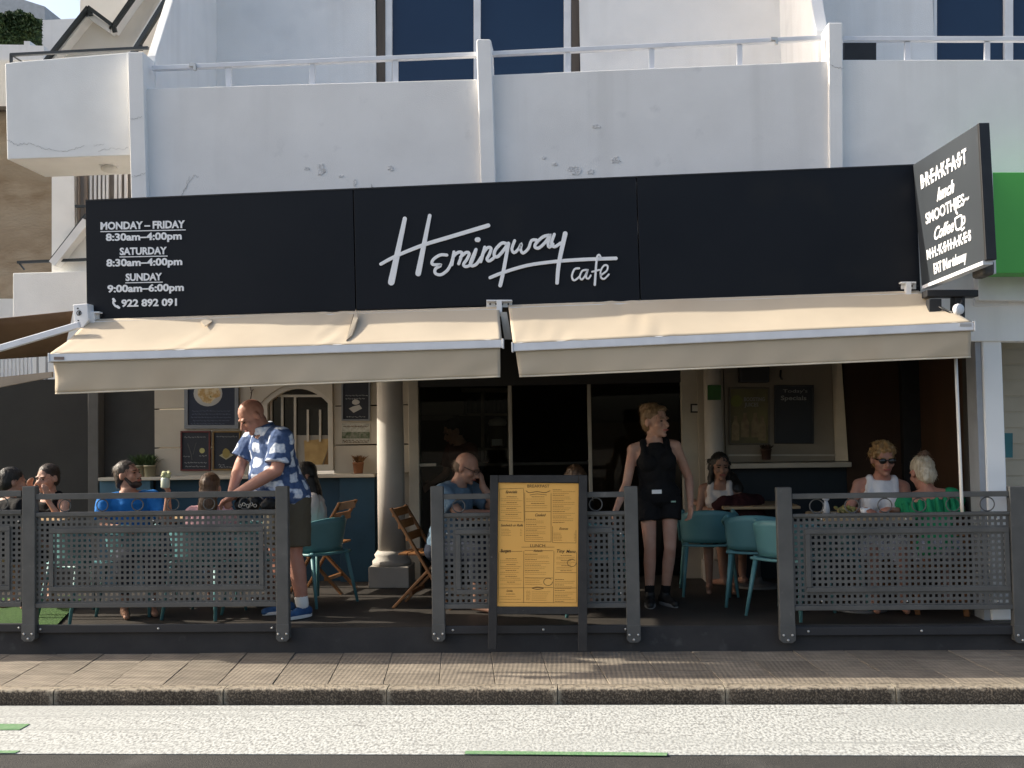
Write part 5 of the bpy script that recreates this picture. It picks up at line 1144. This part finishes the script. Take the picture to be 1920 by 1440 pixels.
    if shoe:
        for k in ('L','R'):
            kn, an, td = L[k]; b = MB(); b.cap(an+V(0,0,-.035)-td*.045, an+V(0,0,-.045)+td*.06, .044, .044); b.cap(an+V(0,0,-.05)+td*.05, an+td*.165+V(0,0,-.057), .042, .032); b.cap(an+V(0,0,.02), an+V(0,0,-.03), .044, .046)
            o = link('shoe', remesh(b, .009, 2, 'shoe'), shoe[0], t); zb = an.z-.085
            q = MB(); nseg = 20; sdv = V(-td.y, td.x, 0); C = an + td*.05; pts = [V(C.x, C.y, 0) + td*(.14*math.cos(a)) + sdv*(.047*math.sin(a)) for a in [2*math.pi*i/nseg for i in range(nseg)]]
            q.prism([(p.x, p.y, zb) for p in pts], (0,0,.028)).build('sole', shoe[1], o, bevel=.006)
            if len(shoe) > 2:
                q = MB(); up = (kn-an).normalized(); q.cap(an+up*.02, an+up*.075, .041*rs, .043*rs); q.build('sock', shoe[2], t, True)
    if extra: extra(t, H, he, Rh, hs, dict(nk=nk, ax=ax, ay=ay, sp=sp, SH=SH, A=A, pel=pel))
    return t
def _ring(p, q, r):
    d = (q-p).normalized(); a = d.cross(Vector((0,1,0))); a = a.normalized() if a.length > .1 else d.cross(Vector((1,0,0))).normalized(); return a*r, d.cross(a)*r
def hair_cap(t, he, mat, pieces, voxel=.008, disp=0, dscale=.05, extra=None, name='hair'):
    b = MB()
    for p in pieces: he(b, *p)
    if extra: extra(b)
    me = remesh(b, voxel, 2, name, disp, dscale); rn = random.Random(len(me.vertices)); s = MB(); nv = len(me.vertices)
    # loose strands lying along and lifting off the mass of hair
    up = Vector((0, 0, 1))
    for k in range(260):
        v = me.vertices[rn.randrange(nv)]; n_ = v.normal.copy(); p = v.co.copy() - n_*.002
        d = (Vector((rn.gauss(0,.5), .35+rn.gauss(0,.4), -.8)) - n_*0); d = (d - n_*d.dot(n_)).normalized(); L_ = rn.uniform(.025, .065); w = rn.uniform(.0012, .0024); lift = rn.uniform(.002, .010); sd = d.cross(n_)*w
        q = [p, p+d*L_*.5+n_*lift, p+d*L_+n_*lift*rn.uniform(.2,1.2)]
        s.add([q[0]-sd, q[0]+sd, q[1]-sd*.8, q[1]+sd*.8, q[2]], [(0,1,3,2),(2,3,4)])
    bm = bmesh.new(); bm.from_mesh(me); sm_ = bpy.data.meshes.new('s'); sm_.from_pydata([tuple(x) for x in s.v], [], s.f); bm.from_mesh(sm_); bm.to_mesh(me); bm.free(); bpy.data.meshes.remove(sm_)
    return link(name, me, mat, t)
SHORT = [(0,.022,.042,(.081,.100,.086)),(0,.050,.000,(.076,.066,.085))]
WORLDMODE = False
S_RED, S_TAN, S_FAIR, S_DARK = skin('ruddy', (.45,.235,.175)), skin('tan', (.36,.205,.145)), skin('fair', (.45,.275,.205)), skin('olive', (.28,.165,.115))
# --- the big man in the patterned shirt
def shirt_pattern():
    m = bpy.data.materials.new('tie_dye_shirt'); m.use_nodes = True; n = m.node_tree.nodes; l = m.node_tree.links; p = n['Principled BSDF']; p.inputs['Roughness'].default_value = .85
    tc = n.new('ShaderNodeTexCoord'); nz = n.new('ShaderNodeTexNoise'); nz.inputs['Scale'].default_value = 14; nz.inputs['Detail'].default_value = 3; l.new(tc.outputs['Object'], nz.inputs[0])
    vm = n.new('ShaderNodeVectorMath'); vm.operation = 'MULTIPLY_ADD'; vm.inputs[1].default_value = (.05,.05,.05); l.new(nz.outputs['Color'], vm.inputs[0]); l.new(tc.outputs['Object'], vm.inputs[2])
    sx = n.new('ShaderNodeSeparateXYZ'); l.new(vm.outputs[0], sx.inputs[0])
    def mth(op, a, b_=None, c=None):
        q = n.new('ShaderNodeMath'); q.operation = op
        for i, v in enumerate((a, b_, c)):
            if v is None: continue
            if isinstance(v, (int, float)): q.inputs[i].default_value = v
            else: l.new(v, q.inputs[i])
        return q.outputs[0]
    u = mth('MULTIPLY_ADD', sx.outputs[1], -.8, mth('MULTIPLY', sx.outputs[0], .85)); S = .122
    def cell(x): return mth('ABSOLUTE', mth('SUBTRACT', mth('FRACT', mth('DIVIDE', x, S)), .5))
    zz = mth('MULTIPLY_ADD', mth('MODULO', mth('FLOOR', mth('DIVIDE', mth('ADD', u, 2.0), S)), 2.0), S*.5, sx.outputs[2]); d = mth('POWER', mth('ADD', mth('POWER', cell(mth('ADD', u, 2.0)), 5), mth('POWER', cell(zz), 5)), .2)
    r = n.new('ShaderNodeMapRange'); r.inputs[1].default_value = .35; r.inputs[2].default_value = .285; l.new(d, r.inputs[0])
    n2 = n.new('ShaderNodeTexNoise'); n2.inputs['Scale'].default_value = 30; n2.inputs['Detail'].default_value = 4; l.new(tc.outputs['Object'], n2.inputs[0]); r2 = n.new('ShaderNodeMapRange'); r2.inputs[1].default_value = .35; r2.inputs[2].default_value = .62; l.new(n2.outputs[0], r2.inputs[0])
    w = n.new('ShaderNodeMix'); w.data_type = 'RGBA'; w.inputs[6].default_value = (.42,.50,.66,1); w.inputs[7].default_value = (.74,.78,.86,1); l.new(r2.outputs[0], w.inputs[0])
    k = n.new('ShaderNodeMix'); k.data_type = 'RGBA'; k.inputs[6].default_value = (.030,.065,.165,1); k.inputs[7].default_value = (.055,.10,.23,1); l.new(r2.outputs[0], k.inputs[0])
    x = n.new('ShaderNodeMix'); x.data_type = 'RGBA'; l.new(r.outputs[0], x.inputs[0]); l.new(k.outputs[2], x.inputs[6]); l.new(w.outputs[2], x.inputs[7]); l.new(x.outputs[2], p.inputs['Base Color'])
    bp_ = n.new('ShaderNodeBump'); bp_.inputs['Strength'].default_value = .4; bp_.inputs['Distance'].default_value = .012; nb_ = n.new('ShaderNodeTexNoise'); nb_.inputs['Scale'].default_value = 11; l.new(tc.outputs['Object'], nb_.inputs[0]); l.new(nb_.outputs[0], bp_.inputs['Height']); l.new(bp_.outputs[0], p.inputs['Normal']); return m
def bald(t, H, he, Rh, hs, q): pass
BLUESHOE = (M('blue_shoe', (.03,.10,.24), .7, (.02,.06,.16), 20), M('white_sole', (.75,.75,.73), .6), M('white_sock', (.78,.78,.76), .9))
person('large bald man in blue and white checked shirt standing bent over a bag', 540, 8.60, -46, S_RED, None, hip=.97, lean=(0,-.20), trunk=.585, head=(-8,36,0),
    arms={'L': ((-.27,-.28,1.24),(-.07,-.46,1.02),(.5,-.55,-.5),(.3,0,-1),.7), 'R': ((.27,-.24,1.20),(.02,-.50,1.00),(-.6,-.5,-.4),(-.3,0,-1),.7)},
    legs={'L': ((-.13,-.03,.52),(-.14,.04,.09),(-.2,-1,0)), 'R': ((.13,-.02,.52),(.14,.05,.09),(.15,-1,0))}, build_=1.27, belly=.13, top=(shirt_pattern(), -.16, .985, .78, .026, .06, True), bottom=(cloth('olive_shorts', (.10,.085,.060)), .86, .020), shoe=BLUESHOE, voxel=.0075, headscale=1.12)
# the bag he sorts
bg = thing('waist_bag', 'black bag with metal clasps held by the standing man', 'bag', U(484, 962, 8.22)); WORLDMODE = True
b = MB(); rn = random.Random(8); pc = U(478, 946, 8.28)
for k in range(9): b.ell(pc + Vector((rn.uniform(-.13,.13), rn.uniform(-.03,.04), rn.uniform(-.03,.03))), (.06,.045,.045), Euler((rn.random(), rn.random(), rn.random())).to_matrix())
link('pouch', remesh(b, .008, 2, 'pouch', .02, .03), M('bag_nylon', (.014,.014,.016), .55), bg); b = MB()
for k in range(5): b.ring(pc + Vector((-.10+.03*k, -.06, -.005+.012*(k % 2))), .012, .003, 10, 5)
b.build('clasp', STEEL, bg, True); WORLDMODE = False
# --- waitress
def bun(t, H, he, Rh, hs, q):
    hair_cap(t, he, HB, SHORT + [(.0,.085,.090,(.050,.050,.048)), (0,.03,.095,(.06,.07,.045)), (.02,-.02,.088,(.055,.06,.03))], .007, .010, .02)
HB = hairm('blonde_dark', (.24,.15,.075), (.13,.075,.035))
BLK = cloth('black', (.005,.005,.006), (.008,.008,.009))
def waitress(t, H, he, Rh, hs, q):
    bun(t, H, he, Rh, hs, q); n_ = MB(); c = q['pel'] + V(-.035,-.150,.055); n_.box(c.x-.045, c.x+.035, c.y-.006, c.y, c.z-.016, c.z+.016).build('name_tag', WHITE, t); n_ = MB(); c = q['pel'] + V(.10,-.128,-.03); n_.box(c.x-.02, c.x+.02, c.y-.008, c.y, c.z-.006, c.z+.006).build('pen_clip', M('pen_green', (.25,.4,.33), .5), t)
person('waitress in black vest and shorts standing behind the fence', 1236, 9.02, 6, S_FAIR, HB, hip=.90, lean=(-.03,-.01), trunk=.475, headscale=1.16, head=(38,-2,0),
    arms={'L': ((-.27,-.04,1.02),(-.39,-.22,.82),(-.35,-.5,-.7),(1,0,.2),.5), 'R': ((.275,.07,1.05),(.25,-.10,.84),(-.08,-.25,-1),(-1,-.3,0),.6)},
    legs={'L': ((-.085,-.03,.48),(-.09,.01,.085),(-.15,-1,0)), 'R': ((.075,-.07,.48),(.045,.03,.085),(.35,-1,0))}, build_=1.07, fem=True, top=(BLK, -.10, .965, 0, .014), bottom=(BLK, .42, .014), shoe=(M('black_shoe', (.012,.012,.012), .6), M('grey_sole', (.25,.25,.25), .6), BLK), voxel=.0075, extra=waitress)
# --- seated guests
HBK, HDK, HBR, HGR, HGY = hairm('black', (.010,.009,.008), (.018,.015,.013)), hairm('dark', (.022,.014,.010), (.035,.022,.015)), hairm('brown', (.10,.055,.028), (.055,.030,.016)), hairm('curly_blonde', (.36,.22,.09), (.20,.11,.04)), hairm('grey_blonde', (.62,.55,.43), (.42,.34,.23))
def hsh(mat, pieces=SHORT, vox=.008, disp=.006, ds=.03, ex=None): return lambda t, H, he, Rh, hs, q: hair_cap(t, he, mat, pieces, vox, disp, ds, (lambda b: ex(b, H)) if ex else None)
def long_hair(b, H): b.loft([(H(0,.07,-.02), Vector((.07,0,0)), Vector((0,.05,0))), (H(0,.085,-.12), Vector((.082,0,0)), Vector((0,.045,0))), (H(0,.09,-.24), Vector((.078,0,0)), Vector((0,.035,0))), (H(0,.085,-.33), Vector((.05,0,0)), Vector((0,.02,0)))], 14)
def side_hair(b, H):
    for s in (-1,1): b.loft([(H(s*.062,.02,.0), Vector((.028,0,0)), Vector((0,.06,0))), (H(s*.078,.035,-.12), Vector((.030,0,0)), Vector((0,.05,0))), (H(s*.085,.03,-.25), Vector((.03,0,0)), Vector((0,.04,0))), (H(s*.08,.01,-.34), Vector((.015,0,0)), Vector((0,.02,0)))], 12)
def both(b, H): long_hair(b, H); side_hair(b, H)
# far left pair
person('dark haired man in black seen from behind at the far left', 4, 9.0, 150, S_TAN, HBK, hip=.50, lean=(0,-.05), trunk=.46, head=(-15,6,0), top=(BLK, -.1, .97, .6, .014), bottom=(BLK, 1, .012), face=False, extra=hsh(HBK))
def tied(t, H, he, Rh, hs, q): hair_cap(t, he, HDK, SHORT + [(0,.10,.03,(.03,.035,.035))], .008)
person('woman in black vest with hair tied back, hand at her face', 104, 9.55, -12, S_FAIR, HDK, hip=.50, lean=(-.02,-.04), trunk=.47, head=(-4,4,0), fem=True, build_=.92, arms={'L': ((-.20,-.16,.76),(-.12,-.20,.98),(.1,-.1,1),(1,0,0),.4), 'R': ((.22,-.18,.72),(.13,-.26,.92),(.0,-.2,1),(-1,0,0),.4)}, top=(BLK, -.1, .86, 0, .010), bottom=(BLK, 1, .012), extra=tied)
# bearded man with a drink
def beard(t, H, he, Rh, hs, q):
    hair_cap(t, he, HDK, SHORT + [(0,.085,-.05,(.05,.03,.05))], .008, .008, .03); bd = MB(); he(bd,0,-.050,-.088,(.050,.046,.034)); he(bd,0,-.082,-.096,(.026,.022,.024)); bd.cap(H(-.026,-.094,-.052), H(.026,-.094,-.052), .007*hs, .007*hs, 8)
    for s in (-1,1): bd.cap(H(s*.058,-.014,-.03), H(s*.046,-.045,-.085), .014*hs, .018*hs, 8)
    link('beard', remesh(bd, .007, 2, 'beard', .006, .02), HDK, t)
person('bearded man in a bright blue shirt raising a green drink', 248, 9.0, 30, S_TAN, HDK, hip=.50, lean=(-.03,.0), trunk=.50, head=(48,-14,0), arms={'R': ((.26,-.20,.74),(.24,-.36,.94),(.05,-.2,1),(-.8,.4,0),.9), 'L': ((-.25,-.10,.72),(-.10,-.32,.72),(.3,-1,0),(0,0,-1),.4)}, top=(cloth('bright_blue', (.015,.14,.42)), -.1, .97, .7, .016), bottom=(cloth('navy_trousers', (.02,.025,.04)), 1.6, .01), build_=1.04, extra=beard)
p = U(310, 908, 8.62); p.z -= .03; mj = thing('milkshake_jar', 'green topped drinking jar held up by the bearded man', 'drink', p)
MB().lathe([(.032,0),(.036,.01),(.036,.075),(.030,.085)], (0,0,0), 14).build('jar_body', M('jar_milk', (.50,.54,.44), .2), mj, True); b = MB(); rn = random.Random(2)
for k in range(12): b.ell((rn.gauss(0,.014), rn.gauss(0,.014), .09+rn.uniform(0,.05)), (.018,.016,.016))
link('garnish', remesh(b, .006, 1, 'garnish', .01, .02), M('mint', (.33,.36,.16), .7, (.50,.50,.30), 40), mj)
# woman with long brown hair from behind
person('woman with long brown hair in a pink top seen from behind', 392, 8.82, 184, S_FAIR, HBR, hip=.47, lean=(0,-.02), trunk=.42, head=(0,2,0), fem=True, build_=.88, face=False, top=(cloth('pink', (.58,.34,.36)), -.1, .96, .75, .016), bottom=(cloth('blue_jeans', (.04,.06,.11)), 1.5, .01), extra=hsh(HBR, SHORT, .008, .008, .03, long_hair))
# girl behind the standing man
person('girl with long black hair in a white top behind the standing man', 592, 9.42, -68, S_OLIVE if False else S_DARK, HBK, hip=.50, lean=(0,-.05), trunk=.46, head=(6,10,0), fem=True, build_=.90, top=(cloth('white_top', (.62,.58,.56)), -.1, .95, .7, .018), bottom=(cloth('dark_green_skirt', (.02,.03,.022)), 1, .014), extra=hsh(HBK, SHORT, .008, .006, .03, both))
# bald man with glasses
def specs(t, H, he, Rh, hs, q):
    b = MB()
    for s in (-1,1):
        b.tube([H(s*.031+.021*math.cos(a), -.108, .017*math.sin(a)) for a in [k*math.pi/6 for k in range(13)]], .0028*hs, 5, False); b.cap(H(s*.052,-.104,.004), H(s*.078,.02,.012), .003*hs, .003*hs, 6)
    b.cap(H(-.011,-.110,.004), H(.011,-.110,.004), .003*hs, .003*hs, 6); b.build('glasses', M('glasses_frame', (.03,.02,.015), .4), t, True)
    hair_cap(t, he, M('hair_stubble', (.20,.14,.10), .9), [(0,.045,-.008,(.078,.068,.052))], .008)
def specs2(t, H, he, Rh, hs, q):
    specs(t, H, he, Rh, hs, q); b = MB(); c = q['nk'] - q['sp']*.16 + q['ay']*.135 + q['ax']*.03
    for i in range(4): b.cap(c + q['ax']*(-.06+.035*i)+q['sp']*.02, c + q['ax']*(-.05+.035*i)-q['sp']*.02, .010, .012, 6)
    b.build('shirt_print', M('dark_print', (.03,.05,.07), .9), t, True)
person('bald man with glasses in a grey blue shirt leaning on his hand', 832, 9.02, 62, S_TAN, None, hip=.51, lean=(0,-.16), trunk=.56, head=(10,22,0), arms={'R': ((.20,-.42,.80),(.09,-.34,1.02),(-.1,.05,1),(-.3,.9,0),.8), 'L': ((-.24,-.34,.80),(.02,-.52,.80),(.8,-.5,0),(0,0,-1),.4)}, build_=1.12, belly=.06, top=(cloth('grey_blue', (.115,.175,.235)), -.12, .97, .68, .018, .0), bottom=(cloth('navy_trousers', (.02,.025,.04)), 1.5, .012), extra=specs2)
# person hidden behind the stand, waiter in the dark
person('person with brown hair mostly hidden behind the menu stand', 1062, 9.65, 10, S_FAIR, HBR, hip=.50, lean=(0,-.14), trunk=.45, head=(30,42,0), fem=True, build_=.92, top=(BLK, -.1, .95, .7, .014), bottom=(BLK, 1, .012), extra=hsh(HBR, SHORT + [(0,.06,.07,(.06,.05,.05))], .008, .02, .03))
person('dim figure with dark hair standing inside the doorway', 880, 11.3, -50, S_TAN, HBK, hip=.86, lean=(0,-.10), trunk=.50, head=(-10,24,0), legs={'L': ((-.1,-.02,.46),(-.1,.02,.085),(0,-1,0)), 'R': ((.1,-.02,.46),(.1,.02,.085),(0,-1,0))}, top=(cloth('rust', (.12,.035,.022)), -.1, .96, .7, .016), bottom=(BLK, 1.9, .012), shoe=(BLK, BLK), extra=hsh(HBK))
# right group
def curly(b, H):
    both(b, H); rn = random.Random(3)
    for k in range(40): a = rn.uniform(0, 6.28); z = rn.uniform(-.22, .06); b.ell(H(.085*math.cos(a)*(1.05), .045+.075*math.sin(a) if math.sin(a) > -.3 else .02, z), (.022,.022,.026), None, 8, 6)
person('woman with long dark curly hair in a white strap top by the wall', 1352, 10.05, -8, S_DARK, HBK, hip=.50, lean=(0,-.05), trunk=.47, head=(12,4,0), fem=True, build_=.92, top=(cloth('white_strap', (.55,.50,.47)), -.1, .86, 0, .012), bottom=(BLK, 1, .012), extra=hsh(HBK, SHORT, .009, .02, .025, curly))
person('person in a dark top bending over the table by the right wall', 1425, 9.72, -150, S_TAN, HBK, hip=.50, lean=(0,-.30), trunk=.44, head=(0,40,0), arms={'L': ((-.24,-.40,.66),(-.08,-.58,.76),None,(0,0,-1),.4), 'R': ((.26,-.36,.68),(.24,-.60,.76),None,(0,0,-1),.4)}, top=(cloth('dark_wine', (.03,.008,.010)), -.1, .96, .6, .016), bottom=(BLK, 1, .012), face=False, extra=hsh(HBK, SHORT + [(0,.07,-.05,(.07,.05,.08))]))
def shades(t, H, he, Rh, hs, q):
    rn = random.Random(6)
    def cur(b):
        for k in range(60):
            a = rn.uniform(0, 6.28); e_ = rn.uniform(-.25, 1.3); x, y, z = .085*math.cos(e_)*math.cos(a), .02+.10*math.cos(e_)*math.sin(a), .035+.095*math.sin(e_)
            if y < -.055 and z < .07: continue
            b.ell(H(x, y, z), (.020,.020,.018), None, 8, 6)
    hair_cap(t, he, HGR, SHORT, .007, .016, .018, cur)
    b = MB()
    for s in (-1,1): he(b, s*.033,-.100,.000,(.028,.012,.021)); b.cap(H(s*.058,-.095,.006), H(s*.080,.015,.010), .005*hs, .004*hs, 6)
    b.cap(H(-.01,-.108,.006), H(.01,-.108,.006), .004*hs, .004*hs, 6); b.build('sunglasses', M('black_lens', (.006,.006,.007), .12, spec=.6), t, True)
    b = MB(); c = q['nk'] - q['sp']*.20 - q['ay']*.125; b.ell(c + q['ax']*.01 - q['sp']*.10, (.026,.006,.035)); b.build('shirt_motif', M('teal_motif', (.10,.40,.45), .7), t, True)
person('blonde curly haired woman in white top and black sunglasses', 1646, 9.05, -6, S_RED if False else skin('sunburnt', (.42,.22,.16)), HGR, hip=.52, lean=(.03,-.08), trunk=.53, headscale=1.12, head=(8,6,0), fem=True, build_=1.06, arms={'R': ((.22,-.26,.78),(.05,-.46,.80),(-.6,-.6,.2),(0,0,-1),.5), 'L': ((-.25,-.12,.76),(-.16,-.40,.80),(.4,-1,0),(0,0,-1),.5)}, top=(cloth('white_vest', (.74,.74,.76)), -.12, .975, 0, .018), bottom=(cloth('white_skirt', (.60,.60,.64)), 1, .02), extra=shades)
def updo(t, H, he, Rh, hs, q):
    hair_cap(t, he, HGY, SHORT + [(0,.075,-.03,(.068,.05,.07))], .007, .018, .02); hair_cap(t, he, hairm('bun_brown', (.24,.15,.10), (.15,.09,.06)), [(0,.06,.118,(.034,.034,.026)),(-.01,.07,.13,(.022,.022,.02))], .006, .014, .015, name='hair_bun')
    b = MB(); P = q['pel']; nk_ = q['nk']
    for k in range(22):
        a = 2*math.pi*k/22; c = P+(nk_-P)*.74 + q['ax']*(.225*math.cos(a)) + q['ay']*(.14*math.sin(a)); b.cap(c+q['sp']*.02, c-q['sp']*.09, .019, .026, 8)
    link('ruffle', remesh(b, .008, 2, 'ruffle'), GRT, t)
GRT = cloth('green_top', (.02,.26,.115), (.015,.20,.085))
person('woman with grey blonde hair in a green off shoulder top from behind', 1760, 8.52, 172, skin('sunburnt', (.42,.22,.16)), HGY, hip=.50, lean=(.055,-.12), trunk=.47, headscale=1.10, head=(20,16,0), fem=True, build_=1.02, face=False, arms={'L': ((-.26,-.18,.70),(-.14,-.40,.76),None,(0,0,-1),.4), 'R': ((.26,-.18,.70),(.10,-.40,.76),None,(0,0,-1),.4)}, top=(GRT, -.12, .80, .35, .020), bottom=(cloth('pale_blue_skirt', (.35,.37,.46)), 1, .02), extra=updo)
